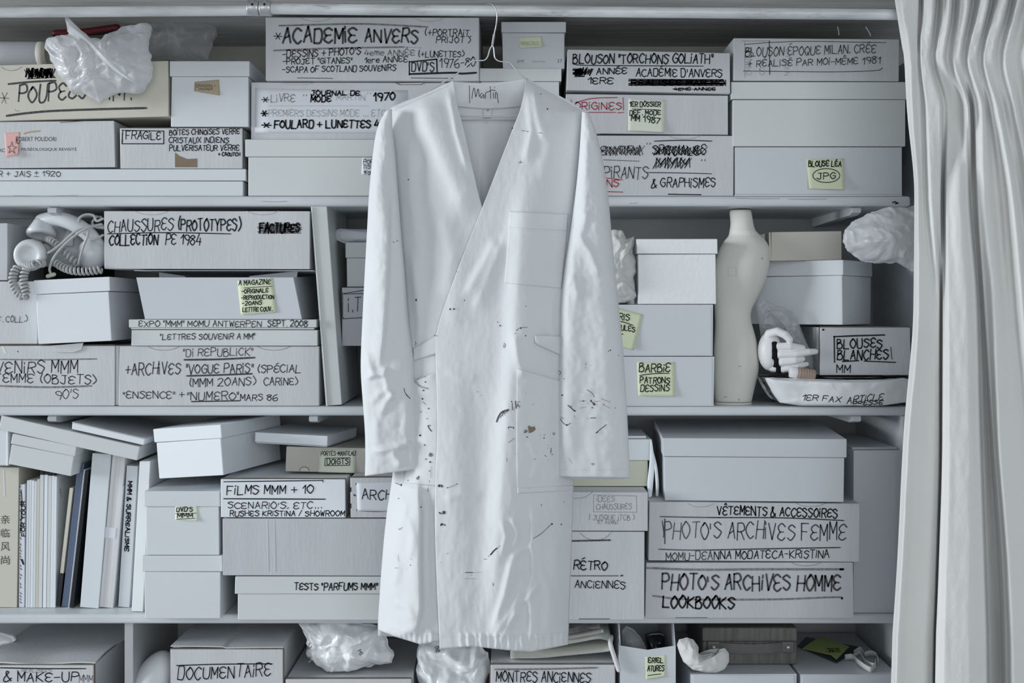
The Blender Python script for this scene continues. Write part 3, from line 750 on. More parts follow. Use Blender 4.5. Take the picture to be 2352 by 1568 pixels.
# ------------------------------------------------------------------ second shelf, left
b = Box('cardboard_box', 'white box marked SOUVENIRS FEMME in grey marker at the far left of the second shelf', (-60, 793, 263, 931), 0.006, 0.31, 'corrugated', on=Z2)
b.text('VENIRS MMM', -10, 178, 857, 28, 2.8, 'soft', dy=-1); b.text('FEMME (OBJETS)', -12, 220, 878, 20, 2.6, 'soft', dy=4); b.text("90'S", 128, 180, 917, 21, 2.0, 'soft', dy=-2); b.line([(-5, 825), (100, 826), (222, 824)], 3.2, 'grey'); b.line([(-5, 886), (110, 889), (210, 886)], 4.4, 'grey'); b.line([(40, 806), (42, 808)], 2); b.line([(6, 797), (12, 810)], 6, 'note_pale')
b.slab('side_flap', b.w/2+0.0016, b.w/2+0.0075, 0.004, 0.012, 0.001, b.h-0.001, 'corrugated')
b.patch('torn_tab', [(115, 794), (192, 787), (186, 803), (168, 809), (120, 808)], 'corrugated', 0.004); b.edges(left=False, right=False); b.done(); B3 = b
b = Box('cardboard_box', 'plain white box at left edge with the dangling coiled cord in front', (-60, 645, 86, 790), 0.012, 0.30, 'corrugated', on=B3.top)
b.text('F. COLL.)', -6, 63, 741, 14, 1.5, 'soft', dy=-2); b.done(); B2 = b
b = Box('cardboard_box', 'grey-white open box at the far left edge beside the telephone', (-60, 512, 17, 644), 0.02, 0.29, 'corrugated_grey', on=B2.top+0.0005); B1 = b
b = Box('lidded_box', 'white lidded box turned slightly, under the tangle of telephones', (81, 639, 255, 784), -0.012, 0.29, 'bright_card', roll=-2.6, lid=33, ins=3, on=B3.top+0.0005); B4 = b
b = Box('cardboard_box', 'white box marked ARCHIVES in black pen, under two shallow boxes', (273, 794, 732, 931), 0.004, 0.31, 'corrugated', on=Z2)
b.text('"DI REPUBLICK"', 421, 580, 818, 17, 1.9, 'soft', dy=-2); b.line([(423, 826), (500, 825), (585, 821)], 4.2, 'soft'); b.text('+ARCHIVES', 287, 414, 862, 27, 2.6, 'soft', dy=-4); b.text('"VOGUE PARIS"', 427, 580, 858, 21, 2.4, 'soft', dy=-2); b.line([(429, 863), (500, 861), (579, 858)], 4.0, 'soft'); b.text('(SP\u00c9CIAL', 590, 690, 857, 17, 2.3, 'soft', dy=-2)
b.text('(MMM 20ANS)', 433, 587, 888, 18, 2.2, 'soft', dy=-4); b.text('CARINE)', 606, 683, 884, 17, 2.2, 'soft'); b.text('"ENSENCE" +', 283, 423, 915, 16, 2.1, 'soft'); b.text('"NUMERO"', 430, 548, 919, 18, 2.2, 'soft', dy=-2); b.line([(440, 922), (550, 920)], 3.6, 'soft'); b.text('MARS 86', 552, 637, 920, 14, 2.2, 'soft')
b.tab(340, 412, 796, 8, 'grey'); b.tab(590, 668, 795, 9, 'grey'); b.line([(417, 794), (580, 794)], 1.6); b.done(); B10 = b
b = Box('lidded_box', 'shallow box marked LETTRES SOUVENIR, the lower of two thin ones', (302, 757, 730, 792), 0.0, 0.30, 'green_card', on=B10.top)
b.slab('lower_rim', -b.w/2+0.002, b.w/2-0.0005, -0.0018, 0.29, 0, 0.0035, 'green_card'); b.text('"LETTRES SOUVENIR A MM"', 368, 585, 780, 13, 2.0, 'soft', dy=-1); b.done(); B9 = b
b = Box('lidded_box', 'shallow box marked EXPO ANTWERPEN SEPT. 2008, the upper of two thin ones', (297, 733, 727, 757), -0.002, 0.30, 'green_card', lid=19, ins=4, on=B9.top)
b.text('EXPO "MMM" MOMU ANTWERPEN', 318, 600, 750, 13, 1.9, 'soft'); b.text('SEPT. 2008', 615, 706, 750, 14, 2.3, 'soft'); b.done(); B8 = b
# open-topped tray box with leaning front
b = Box('open_box', 'open-topped white tray box with a slip listing a magazine, on the shallow boxes', (333, 637, 693, 732), -0.006, 0.29, 'lilac_card', on=B8.top, build=False)
w2, h = b.w/2, b.h; sh = 0.018; th = 0.002
def wall(pts, nm):
    V = [Vector(p) for p in pts[0]]+[Vector(p) for p in pts[1]]
    link(nm, mesh(V, [(0, 1, 2, 3), (7, 6, 5, 4), (0, 4, 5, 1), (1, 5, 6, 2), (2, 6, 7, 3), (3, 7, 4, 0)]), 'lilac_card', b.root)
def quad2(p, off): return [p, [tuple(Vector(q)+Vector(off)) for q in p]]
d = 0.29
wall(quad2([(-w2, 0, 0), (w2, 0, 0), (w2-sh, 0, h), (-w2-sh, 0, h)], (0, th, 0)), 'front_panel')
wall(quad2([(-w2, d, 0), (w2, d, 0), (w2-sh, d, h+.006), (-w2-sh, d, h+.006)], (0, -th, 0)), 'back_panel')
wall(quad2([(w2, th, 0), (w2, d-th, 0), (w2-sh+.004, d-th, h+0.01), (w2-sh+.001, th, h)], (-th, 0, 0)), 'side_panel')
wall(quad2([(-w2, th, 0), (-w2, d-th, 0), (-w2-sh, d-th, h), (-w2-sh, th, h)], (th, 0, 0)), 'side_panel')
wall(quad2([(-w2, th, 0), (w2, th, 0), (w2, d-th, 0), (-w2, d-th, 0)], (0, 0, th)), 'base_panel')
n = b.note([(545, 645), (626, 638), (635, 717), (553, 723)], 'note_yellow', curl=0.002); n.text('A MAGAZINE', 548, 621, 655, 11, 2.0, dy=-3); n.line([(560, 661), (625, 657)], 1.6); n.text('-ORIGINALE', 555, 616, 674, 9, 2.0, dy=-3); n.text('-REPRODUCTION', 554, 629, 688, 9, 2.0, dy=-2); n.text('-20ANS', 556, 601, 701, 9, 2.0, dy=-2); n.text('LETTRE COUV.', 557, 625, 716, 10, 2.0, dy=-2); n.done(); b.done(); B7 = b
for i, (pts, y, l) in enumerate(((((365, 625), (370, 700), (440, 700), (425, 634)), 0.06, 'white paper sheet sticking up inside the open tray box, left one'), (((572, 634), (600, 700), (672, 700), (684, 622)), 0.05, 'white paper sheet sticking up inside the open tray box, right one'))):
    V = [P(x, yy, y+0.01*(k in (1, 2))) for k, (x, yy) in enumerate(pts)]; V += [v+Vector((0, 0.0012, 0)) for v in V]
    tag(obj('paper_sheet', V, [(0, 1, 2, 3), (7, 6, 5, 4), (0, 4, 5, 1), (1, 5, 6, 2), (2, 6, 7, 3), (3, 7, 4, 0)], 'paper'), l, 'paper', 'papers in the open tray box')
b = Box('cardboard_box', 'big white box marked CHAUSSURES (PROTOTYPES) right of the telephones', (239, 484, 711, 617), 0.0, 0.32, 'corrugated', roll=0.1, on=P(0, 619, 0.0).z)
b.text('CHAUSSURES', 247, 397, 534, 27, 2.4, dy=-6); b.text('(PROTOTYPES)', 407, 552, 529, 26, 3.2, dy=1); b.line([(247, 537), (380, 534), (530, 537)], 2.4); b.text('COLLECTION', 251, 362, 564, 24, 3.4, dy=-3); b.text('PE 1984', 380, 461, 562, 24, 2.6); b.text('FACTURES', 596, 688, 534, 21, 3.8, dy=-1)
b.strokes(hatch_h(594, 514, 690, 536, 12, 3), 1.5, 'soft'); b.strokes(hatch(596, 514, 688, 536, 30, 1, 4), 1.0, 'soft'); b.tab(310, 386, 485, 8, 'faint'); b.tab(566, 640, 484, 9, 'faint'); b.line([(388, 482), (562, 482)], 1.6); b.done(); B6 = b
b = Box('slip_lid', 'thin white lid sheet lying under the box marked CHAUSSURES', (308, 620.5, 720, 624), -0.002, 0.30, 'paper', on=P(0, 622.5, 0).z, cat='lid', bev=0.0004, jit=0.0004, body='sheet')
# tall leaning binder
b = Box('binder', 'tall pale binder leaning against the boxes, left of the coat sleeve', (731, 470, 768, 931), 0.006, 0.30, 'green_card', roll=-4.35, on=Z2, cat='binder', body='case', jit=0.0)
b.slab('cover_edge', -b.w/2+0.0005, -b.w/2+0.0045, -0.003, -0.0003, 0.0, b.h-0.004, 'green_card'); b.done(); B11 = b
# recessed stack behind the coat sleeve
b = Box('cardboard_box', 'grey box low down in the dark behind the coat, carrying the box marked ITC', (852, 794, 1060, 931), 0.10, 0.22, 'corrugated_grey', on=Z2); B15a = b
b = Box('cardboard_box', 'worn white box marked ITC beside the binder, half behind the coat', (787, 659, 1030, 793), 0.075, 0.25, 'corrugated_grey', on=B15a.top, jit=.002)
b.text('I.T.C.B', 800, 880, 716, 30, 2.2, 'soft'); b.strokes([[(788, 674), (840, 666), (890, 660)], [(787, 672), (787, 728), (790, 731)], [(785, 732), (850, 728), (900, 726)], [(790, 675), (840, 674), (890, 676)]], 1.8, 'soft'); b.done(); B14 = b
b = Box('lidded_box', 'white lidded box with a padded roll on it, behind the coat sleeve', (794, 556, 1000, 658), 0.09, 0.24, 'green_card', lid=36, ins=3, on=B14.top); B13 = b
soft('padded_roll', 'white padded roll lying on the lidded box by the coat sleeve', 'padded roll', [(770, 530), (780, 525), (840, 526), (930, 527), (960, 530), (962, 556), (930, 559), (840, 559), (790, 558), (772, 550), (768, 540)], 0.12, 0.03, 0.03, 'paper', amp=0.003, sc=20, seed=4, K=10)

# ------------------------------------------------------------------ second shelf, right
b = Box('drawer_box', 'white drawer-fronted box with a slip reading PATRONS DESSINS, below its twin', (1292, 818, 1640, 934), 0.004, 0.31, 'white_card', on=Z2, bev=0.0006)
b.slab('drawer_front', -b.w/2+0.004, b.w/2-0.0045, -0.0012, 0.001, 0.003, b.h-0.003, 'lilac_card')
n = b.note([(1463, 831), (1550, 831), (1551, 910), (1465, 909)], 'note_yellow', curl=0.004, off=0.002); n.text('BARBIE', 1468, 1539, 854, 19, 2.6, dy=-1); n.line([(1469, 862), (1500, 858), (1537, 857)], 2); n.text('PATRONS', 1470, 1538, 880, 14, 2.4); n.text('DESSINS', 1471, 1537, 899, 15, 2.3); n.done(); b.done(); B18 = b
b = Box('drawer_box', 'white drawer-fronted box with a crooked slip half behind the coat sleeve', (1290, 699, 1638, 817), 0.004, 0.31, 'white_card', on=B18.top, bev=0.0006)
b.slab('drawer_front', -b.w/2+0.004, b.w/2-0.0045, -0.0012, 0.001, 0.003, b.h-0.003, 'lilac_card')
n = b.note([(1398, 701), (1477, 722), (1456, 804), (1377, 784)], 'note_yellow', curl=0.004, off=0.002); n.text('PARIS', 1398, 1446, 731, 15, 2.2, dy=6); n.line([(1402, 736), (1430, 739), (1454, 747)], 2); n.text('POUPULES', 1392, 1458, 753, 12, 2.2, dy=9); n.line([(1428, 767), (1430, 767)], 3); n.done(); b.done(); B17 = b
b = Box('lidded_box', 'glossy white embossed box with a lid, left of the dress form', (1462, 548, 1648, 697), 0.0, 0.26, 'gloss_card', lid=35, ins=4, on=B17.top); B16 = b
soft('cloth_bundle', 'crumpled white cloth bundle squeezed between the coat and the glossy box', 'cloth bundle', [(1385, 545), (1407, 527), (1428, 530), (1438, 548), (1456, 541), (1455, 560), (1450, 575), (1462, 600), (1459, 625), (1452, 640), (1455, 668), (1463, 682), (1450, 694), (1400, 696), (1350, 696), (1345, 620)], 0.03, 0.05, 0.06, 'cloth_white', amp=0.012, sc=24, seed=12)
# dress form
rows = [(486, 1678, 1724), (492, 1676, 1726), (515, 1678, 1730), (532, 1676, 1735), (545, 1673, 1748), (556, 1664, 1758), (572, 1654, 1766), (592, 1646, 1768), (615, 1638, 1766), (640, 1636, 1760), (665, 1637, 1750), (690, 1639, 1738), (710, 1641, 1728), (726, 1642, 1724), (745, 1643, 1726), (770, 1642, 1733), (800, 1640, 1740), (830, 1639, 1743), (860, 1639, 1741), (890, 1640, 1734), (912, 1641, 1729), (926, 1642, 1726)]
yF = 0.062
base = P(1685, 932, yF); base.z = Z2
t = thing('dress_form', 'small headless cream dress form torso standing beside the glossy box', 'dress form', T(base))
sec = smooth_path([(a, l, r_) for a, l, r_ in rows], 3)
V = []; Fc = []; SG = 40
for a, l, r_ in sec:
    L = P(l, a, yF); R = P(r_, a, yF); c = (L+R)/2-base; hw = (R.x-L.x)/2
    dy = hw*(0.92 if a < 540 else 0.80)
    for k in range(SG):
        an = 2*math.pi*k/SG
        V.append((c.x+hw*math.cos(an)+0.0, c.y+min(dy, 0.056)*math.sin(an)*(1.0+0.10*math.cos(an)), c.z*0.997+0.004))
for i in range(len(sec)-1):
    for k in range(SG): k2 = (k+1) % SG; Fc.append((i*SG+k, (i+1)*SG+k, (i+1)*SG+k2, i*SG+k2))
Fc.append(tuple(range(SG))); Fc.append(tuple((len(sec)-1)*SG+k for k in range(SG-1, -1, -1)))
obj('torso', V, Fc, 'form_cream', t, True)
# base board with two tacks
L = P(1641, 926, yF); R = P(1727, 926, yF); hw = (R.x-L.x)/2
g = lathe_geo([(hw*0.97, 0.0), (hw*1.0, 0.001), (hw*1.0, 0.0045)], Matrix.Diagonal((1, 0.80, 1, 1)), 40); o = obj('base_disc', [Vector(v)+Vector((((L+R)/2-base).x, 0, 0)) for v in g[0]], g[1], 'form_cream', t)
for px in (1644, 1691):
    p = P(px, 924, yF); an = math.acos(max(-1, min(1, (p.x-(L+R).x/2)/hw))); p.y = yF-hw*0.80*math.sin(an)-0.0005; p.z = Z2+0.012
    g = ellipsoid_geo(p-base, 0.0022, 0.0016, 0.0022, 6); obj('tack', g[0], g[1], 'steel', t, True)
s = Surface(); s.strokes([[(1672, 614), (1690, 613), (1692, 632), (1673, 634), (1672, 614)]], 1.0, 'cream_card'); s.strokes([[(1696, 841), (1703, 841)], [(1662, 912), (1670, 911)], [(1750, 590), (1752, 596)]], 1.2, 'ink_grey')
bvhF = BVHTree.FromPolygons([Vector(v)+base for v in V], Fc)
def onto(bvh, off=0.0008):
    def f(x, y):
        d = ray(x, y).normalized(); h = bvh.ray_cast(CAM, d)
        return (h[0]-d*off) if h[0] is not None else P(x, y, 0)
    return f
s.flush(onto(bvhF), t, T(-base), 'scuff')
# cream box, hexagonal-seen lidded box, shipping box
b = Box('cardboard_box', 'worn white shipping box marked BLOUSES BLANCHES at the right of the second shelf', (1884, 751, 2091, 873), 0.012, 0.27, 'corrugated', yaw=0, on=P(0, 862, 0.012).z, piv=0.5)
b.text('BLOUSES', 1923, 2026, 800, 21, 3.2, dy=-1); b.text('BLANCHES', 1923, 2040, 826, 22, 3.2, dy=-1); b.text('MM', 1922, 1953, 855, 17, 2.4); b.strokes([[(1915, 773), (1960, 771), (2032, 769)], [(1916, 772), (1917, 832)]], 3.6); b.line([(2046, 797), (2049, 825)], 2); b.line([(1935, 830), (1972, 828)], 3.4); b.line([(1985, 829), (2057, 832)], 3.0)
b.edges(right=False); b.line([(1890, 757), (1892, 757)], 5); b.done(); B25 = b
b = Box('lidded_box', 'white lidded box turned corner-on, above the box marked BLOUSES BLANCHES', (1690, 596, 1937, 746), 0.02, 0.17, 'white_card', yaw=-36, lid=36, ins=3, on=B25.top+0.002, piv=1.0); B21 = b
b = Box('cardboard_box', 'small cream box on the corner-turned lidded box, right of the dress form', (1771, 531, 1933, 598), 0.06, 0.16, 'beige_card', roll=-0.8, on=B21.top-0.002)
b.slab('end_cover', -b.w/2-0.004, -b.w/2-0.0005, 0.0, 0.155, 0.001, b.h-0.001, 'cream_card'); b.line([(1806, 601), (1850, 599)], 1, 'grey'); b.done(); B20 = b
soft('plastic_bag', 'bulging white plastic bag stuffed beside the curtain at the right end of the second shelf', 'plastic bag',
     [(1936, 530), (1962, 505), (2000, 486), (2040, 474), (2075, 476), (2110, 470), (2125, 520), (2118, 575), (2108, 624), (2085, 618), (2058, 604), (2020, 606), (1980, 597), (1945, 578), (1937, 555)], -0.055, 0.05, 0.03, 'wrap_film', amp=0.019, sc=17, seed=21)
# fax parcel
bagF = soft('wrapped_parcel', 'flat plastic-wrapped parcel marked FAX ARTICLE PRESSE, lowest at right of the second shelf', 'parcel',
     [(1756, 880), (1770, 879), (1850, 882), (1950, 884), (2030, 884), (2075, 880), (2088, 882), (2090, 920), (2082, 935), (2030, 942), (1920, 944), (1830, 943), (1790, 936), (1778, 920), (1764, 895)], 0.0, 0.028, 0.20, 'wrap_film', amp=0.003, sc=14, seed=31, power=14.0)
dz = Z2+0.001-min((bagF.location+v.co).z for v in bagF.data.vertices); bagF.location.z += dz
me = bagF.data; bv = BVHTree.FromPolygons([v.co+bagF.location for v in me.vertices], [tuple(p.vertices) for p in me.polygons])
s = Surface(5); s.text('1ER FAX', 1842, 1930, 918, 13, 1.9, dy=6, slant=.25); s.text('ARTICLE', 1945, 2028, 927, 15, 1.9, dy=-10, slant=.3); s.text('PRESSE', 1958, 2027, 932, 10, 1.9, dy=-4, slant=.3); s.flush(onto(bv, 0.0014), bagF, T(-bagF.location))

# white plastic hand with black bands, ridged plug, film around them
pw = lambda x, y, yy: P(x, y, yy)
base = P(1805, 868, 0.0)
t = thing('mannequin_hand', 'white plastic hand with black felt bands round its fingers, lying beside the dress form', 'mannequin hand', T(base))
def limb(pts, rads): return tube_geo([pw(*p)-base for p in pts], rads, 14)
gs = [ellipsoid_geo(pw(1768, 806, 0.035)-base, 0.025, 0.024, 0.041, 14),
      ellipsoid_geo(pw(1777, 820, 0.032)-base, 0.016, 0.018, 0.028, 12),
      limb([(1766, 799, .03), (1788, 796, .012), (1815, 795, .004), (1843, 799, .008)], [0.0105, 0.0086, 0.0082, 0.0068]),
      limb([(1768, 814, .028), (1794, 813, .010), (1830, 812, .002), (1858, 808, .002), (1873, 807, .006)], [0.0105, 0.0084, 0.0080, 0.0074, 0.0060]),
      limb([(1770, 830, .028), (1798, 831, .012), (1826, 828, .006), (1843, 824, .010)], [0.0100, 0.0080, 0.0076, 0.0064]),
      limb([(1774, 844, .03), (1800, 848, .018), (1832, 842, .012), (1852, 836, .016)], [0.0092, 0.0074, 0.0068, 0.0056]),
      limb([(1760, 784, .035), (1768, 766, .024), (1786, 761, .014), (1804, 769, .006), (1814, 780, .004)], [0.0120, 0.0105, 0.0092, 0.0086, 0.0074])]
V, Fc = join_geo(gs)
me = fuse(V, Fc, 0.0011, 2); link('hand', me, 'hand_white', t)
for (x, y, r, yy) in ((1778, 797, .0098, .018), (1778, 813, .0098, .018), (1782, 831, .0092, .020), (1787, 847, .0086, .024)):
    M = T(pw(x, y, yy)-base) @ Matrix.Rotation(math.radians(90), 4, 'Y')
    prof = [(r*0.6, -0.005), (r*1.05, -0.0062), (r*1.26, -0.0034), (r*1.26, 0.0034), (r*1.05, 0.0062), (r*0.6, 0.005)]
    g = lathe_geo(prof, M, 22); obj('black_band', g[0], g[1], 'black_felt', t, True)
g = limb([(1768, 863, .01), (1785, 860, .004), (1800, 862, .002), (1812, 858, .006)], [0.003, 0.0042, 0.0035, 0.002]); obj('black_band', g[0], g[1], 'black_felt', t, True)
c0 = P(1826, 855, 0.0)
M = T(c0) @ Matrix.Rotation(math.radians(90), 4, 'Y') @ Matrix.Rotation(math.radians(-5), 4, 'X')
M = T(c0) @ Matrix.Rotation(math.radians(97), 4, 'Y')
t = thing('ridged_plug', 'small pinkish ridged plug with a white collar beside the fingers of the white hand', 'plug', M)
I = Matrix.Identity(4)
g = lathe_geo([(0.009, -0.012), (0.0115, -0.010), (0.0118, 0.002), (0.0115, 0.0045)], I, 24); obj('collar', g[0], g[1], 'hand_white', t, True)
pr = [(0.0112, 0.0047)]
for i in range(6):
    z = 0.007+i*0.0055; r = 0.0122-0.00022*i
    pr += [(r-0.0009, z), (r, z+0.0013), (r, z+0.0036), (r-0.0009, z+0.0048)]
pr += [(0.0100, 0.0415), (0.004, 0.0432), (0.0032, 0.0410), (0.0005, 0.0408)]
g = lathe_geo(pr, I, 24); obj('ridged_body', g[0], g[1], 'plug_pink', t, True)
bagH = soft('plastic_bag', 'thin clear plastic bag wrapped loosely behind the white plastic hand', 'plastic bag',
     [(1746, 760), (1737, 700), (1750, 678), (1760, 690), (1778, 700), (1800, 706), (1822, 715), (1833, 735), (1846, 770), (1862, 805), (1866, 845), (1830, 866), (1780, 862), (1756, 850), (1750, 810)], 0.07, 0.010, 0.010, 'clear_film', amp=0.007, sc=20, seed=17, ctr=(1795, 780))
def ribbon_sheet(name, a, c, y_of, m, parent, inv, n=7, amp=0.004, seed=1):
    pa, pb = smooth_path(a, 8), smooth_path(c, 8); V = []; Fc = []
    for i, (p, q) in enumerate(zip(pa, pb)):
        for j in range(n):
            u = j/(n-1); x = p[0]+(q[0]-p[0])*u; y = p[1]+(q[1]-p[1])*u
            V.append(P(x, y, y_of(x, y)-amp*math.sin(u*math.pi)*1.2+amp*1.6*fbm((x*.05, y*.05, 0), 1, seed)))
    for i in range(len(pa)-1):
        for j in range(n-1): k = i*n+j; Fc.append((k, k+1, k+n+1, k+n))
    return obj(name, V, Fc, m, parent, True, inv=inv)
ribbon_sheet('loose_edge', [(1750, 708), (1775, 722), (1800, 745), (1812, 770), (1830, 800), (1850, 835), (1865, 850)], [(1760, 716), (1800, 712), (1832, 728), (1836, 755), (1850, 785), (1866, 815), (1868, 852)], lambda x, y: 0.045-0.0003*(y-700)*0.3, 'sheer_film', bagH, T(-bagH.location), seed=3)

# ------------------------------------------------------------------ telephones and cords
zt = B4.top
base = P(150, 612, 0.10)
t = thing('telephone', 'old white telephone heaped with its tangled cords beside the box marked CHAUSSURES', 'telephone', T(base))
L_ = lambda x, y, yy: P(x, y, yy)-base
prof = [(90, 612), (98, 560), (115, 525), (150, 512), (190, 530), (222, 560), (236, 612)]
n = len(prof); V = [L_(x, y, 0.095) for x, y in prof]+[L_(x, y, 0.21)+Vector((0, 0, .004)) for x, y in prof]
me = mesh(V, [tuple(range(n)), tuple(range(2*n-1, n-1, -1))]+[(i, n+i, n+(i+1) % n, (i+1) % n) for i in range(n)])
bm = bmesh.new(); bm.from_mesh(me); bmesh.ops.bevel(bm, geom=list(bm.edges), offset=0.006, segments=4, affect='EDGES'); link('base', from_bm(bm, True), 'phone_plastic', t)
q0, q1 = L_(100, 613, 0.10), L_(230, 613, 0.10); zf = B4.top-base.z+0.001
link('rubber_foot', from_bm(block_bm(q0.x, q1.x, q0.y, q0.y+0.10, zf, q0.z, 0.002)), 'black_felt', t)
for px, sx in ((78, -4), (146, 8)):
    V = []
    for yy in (0.085, 0.105):
        V += [L_(px-8, 565, yy), L_(px+22, 565, yy), L_(px+14+sx, 527, yy), L_(px+2+sx, 524, yy)]
    bm = bmesh.new(); bm.from_mesh(mesh(V, [(0, 1, 2, 3), (7, 6, 5, 4), (0, 4, 5, 1), (1, 5, 6, 2), (2, 6, 7, 3), (3, 7, 4, 0)])); bmesh.ops.bevel(bm, geom=list(bm.edges), offset=0.002, segments=2, affect='EDGES')
    link('cradle', from_bm(bm, False), 'phone_plastic', t)
h1 = None
gs = [tube_geo([L_(*p) for p in smooth_path([(98, 508, .06), (130, 502, .05), (165, 512, .045), (200, 534, .05), (222, 562, .055)], 6)], [0.0165]*25, 16)]
def cup(a, b_, r0, r1):
    ax = (Vector(b_)-Vector(a)); q = ax.to_track_quat('Z', 'Y').to_matrix().to_4x4(); l = ax.length
    return lathe_geo([(r0*0.5, 0), (r0*.92, 0.0015), (r0, 0.006), (r1, l*.8), (r1*.96, l*.93), (r1*.86, l), (r1*.6, l*1.0), (r1*.52, l*.93), (0.001, l*.93)], T(Vector(a)) @ q, 30)
gs.append(cup(L_(98, 506, .062), L_(94, 542, .05), 0.019, 0.031))
V, Fc = join_geo(gs[:1]); obj('handset_grip', V, Fc, 'phone_plastic', t, True)
obj('earpiece', gs[1][0], gs[1][1], 'phone_plastic', t, True)
g = ellipsoid_geo(L_(212, 584, .055), 0.030, 0.034, 0.034, 14); obj('mouthpiece', g[0], g[1], 'phone_plastic', t, True)
def coil(path, R, r, turns, seg=14):
    pts = smooth_path(path, 14); pts = [Vector(p) for p in pts]
    ln = [0]
    for a, b_ in zip(pts, pts[1:]): ln.append(ln[-1]+(b_-a).length)
    out = []; N = int(turns*seg)
    up = Vector((0, 1, 0.2)).normalized()
    for i in range(N+1):
        s_ = ln[-1]*i/N; k = 0
        while k < len(pts)-2 and ln[k+1] < s_: k += 1
        f = (s_-ln[k])/max(ln[k+1]-ln[k], 1e-6); p = pts[k].lerp(pts[k+1], f); tg = (pts[k+1]-pts[k]).normalized()
        u = (up-tg*up.dot(tg)).normalized(); w = tg.cross(u); a = 2*math.pi*i/seg
        out.append(p+u*(R*math.cos(a))+w*(R*math.sin(a)))
    return tube_geo(out, r, 7)
c1 = [L_(*p) for p in ((88, 556, .05), (120, 556, .03), (150, 575, .02), (172, 605, .015), (160, 605, .012))]
g = coil([L_(*p) for p in ((100, 546, .085), (118, 552, .04), (140, 570, .02), (160, 590, .015), (178, 606, .012))], 0.0062, 0.0025, 15); obj('coiled_cord', g[0], g[1], 'phone_cord', t, True)
g = coil([L_(*p) for p in ((124, 598, .01), (140, 611, .0), (165, 621, -.008), (195, 623, -.008), (220, 621, -.006), (233, 619, -.004))], 0.0066, 0.0027, 14); obj('coiled_cord', g[0], g[1], 'phone_cord', t, True)
for pts in (((112, 580, -.012), (122, 574, -.010), (140, 560, -.006), (175, 530, -.004), (205, 520, .0), (236, 522, .02)),
            ((118, 630, .0), (114, 618, -.006), (120, 598, -.008), (140, 570, -.01), (176, 538, -.008), (200, 524, -.006), (232, 512, .01)),
            ((180, 606, .004), (190, 570, -.004), (200, 545, -.008), (204, 524, -.004)),
            ((184, 520, .04), (182, 492, .03), (196, 477, .03), (215, 480, .03), (222, 500, .03), (236, 492, .03)),
            ((105, 480, .09), (150, 488, .08), (190, 512, .07), (236, 516, .06)), ((222, 484, .05), (212, 504, .05), (218, 520, .045), (236, 524, .05)),
            ((130, 478, .1), (175, 486, .09), (205, 484, .08), (232, 486, .07)), ((190, 538, .03), (205, 548, .02), (222, 548, .02), (236, 540, .03))):
    g = tube_geo([L_(p[0], p[1] if p[1] > 520 else 492+(p[1]-476)*28/44, p[2]) for p in smooth_path(pts, 8)], 0.0027, 8); obj('straight_cord', g[0], g[1], 'phone_cord', t, True)
base2 = P(69, 614, 0.03)
t = thing('telephone_handset', 'loose white telephone handset with a round cup facing out and a dangling coiled cord', 'handset', T(base2))
L2 = lambda x, y, yy: P(x, y, yy)-base2
g = cup(L2(82, 584, .040), L2(66, 586, -.010), 0.028, 0.033); obj('mouthpiece', g[0], g[1], 'phone_plastic', t, True)
g = tube_geo([L2(*p) for p in smooth_path([(84, 582, .040), (96, 576, .055), (102, 573, .062)], 5)], 0.013, 14); obj('handset_grip', g[0], g[1], 'phone_plastic', t, True)
g = coil([L2(*p) for p in ((100, 604, -.006), (84, 606, -.026), (66, 612, -.014), (55, 632, -.016), (56, 655, -.016), (60, 678, -.014), (50, 680, -.014), (36, 664, -.014), (29, 645, -.014), (33, 625, -.012), (42, 612, -.006))], 0.0066, 0.0027, 26); obj('coiled_cord', g[0], g[1], 'phone_cord', t, True)
tag(obj('phone_plug', *tube_geo([P(110, 634, .0), P(124, 630, .0)], 0.0045, 8), 'olive_card', None, True), 'small greenish plug on the rim of the white lidded box under the telephones', 'plug')

# ------------------------------------------------------------------ third shelf, left: books and slips
def book(label, x0, y0, x1, y1, m, roll=0, d=0.22, yf=0.062, name='book', cover=None, cat='book', group=None, jit=0.0004):
    b = Box(name, label, (x0, y0, x1, y1), yf, d, m, roll=roll, on=Z3, cat=cat, bev=0.0006, jit=jit, group=group, body='pages' if cover else 'cover')
    if cover:
        for s_ in (-1, 1):
            b.slab('cover', (-b.w/2-0.0012) if s_ < 0 else b.w/2+0.0001, (-b.w/2-0.0001) if s_ < 0 else b.w/2+0.0012, -0.002, d, 0, b.h+0.001, cover)
    return b
b = book('cream book with four Chinese characters down its spine, at the left edge', -14, 1073, 41, 1404, 'cream_card', 0.8, yf=0.06)
for i, ch in enumerate('\u4eb2\u4e34\u98ce\u5c1a'): b.print(ch, 2, 22, 1201+31*i, 20, 'ink_soft')
b.line([(8, 1080), (9, 1105), (10, 1140)], 3, 'paper'); b.done()
b = book('notebook with a torn speckled spine lettered in black, beside the cream book', 44, 1112, 56, 1402, 'paper', 0.3, name='notebook', cat='notebook')
b.strokes(turn(write('FOR YOUR', 14, 94, 1195, 9), 54, 1191, -90), 2.2); b.strokes([[(46, 1115+i*7), (46+rnd.uniform(0, 4), 1119+i*7)] for i in range(40) if rnd.random() < .6], 1.6); b.line([(48, 1124), (50, 1150), (48, 1200), (47, 1220)], 2); b.line([(50, 1285), (54, 1295)], 5); b.done()
xs = [(58, 1103), (63.5, 1102), (69, 1103), (75, 1105), (81, 1100), (88, 1090), (98, 1090), (107, 1092), (115, 1092), (121, 1094)]
ws = [5, 5, 5.5, 5.5, 6.5, 8.5, 8, 7.5, 6, 5.5]
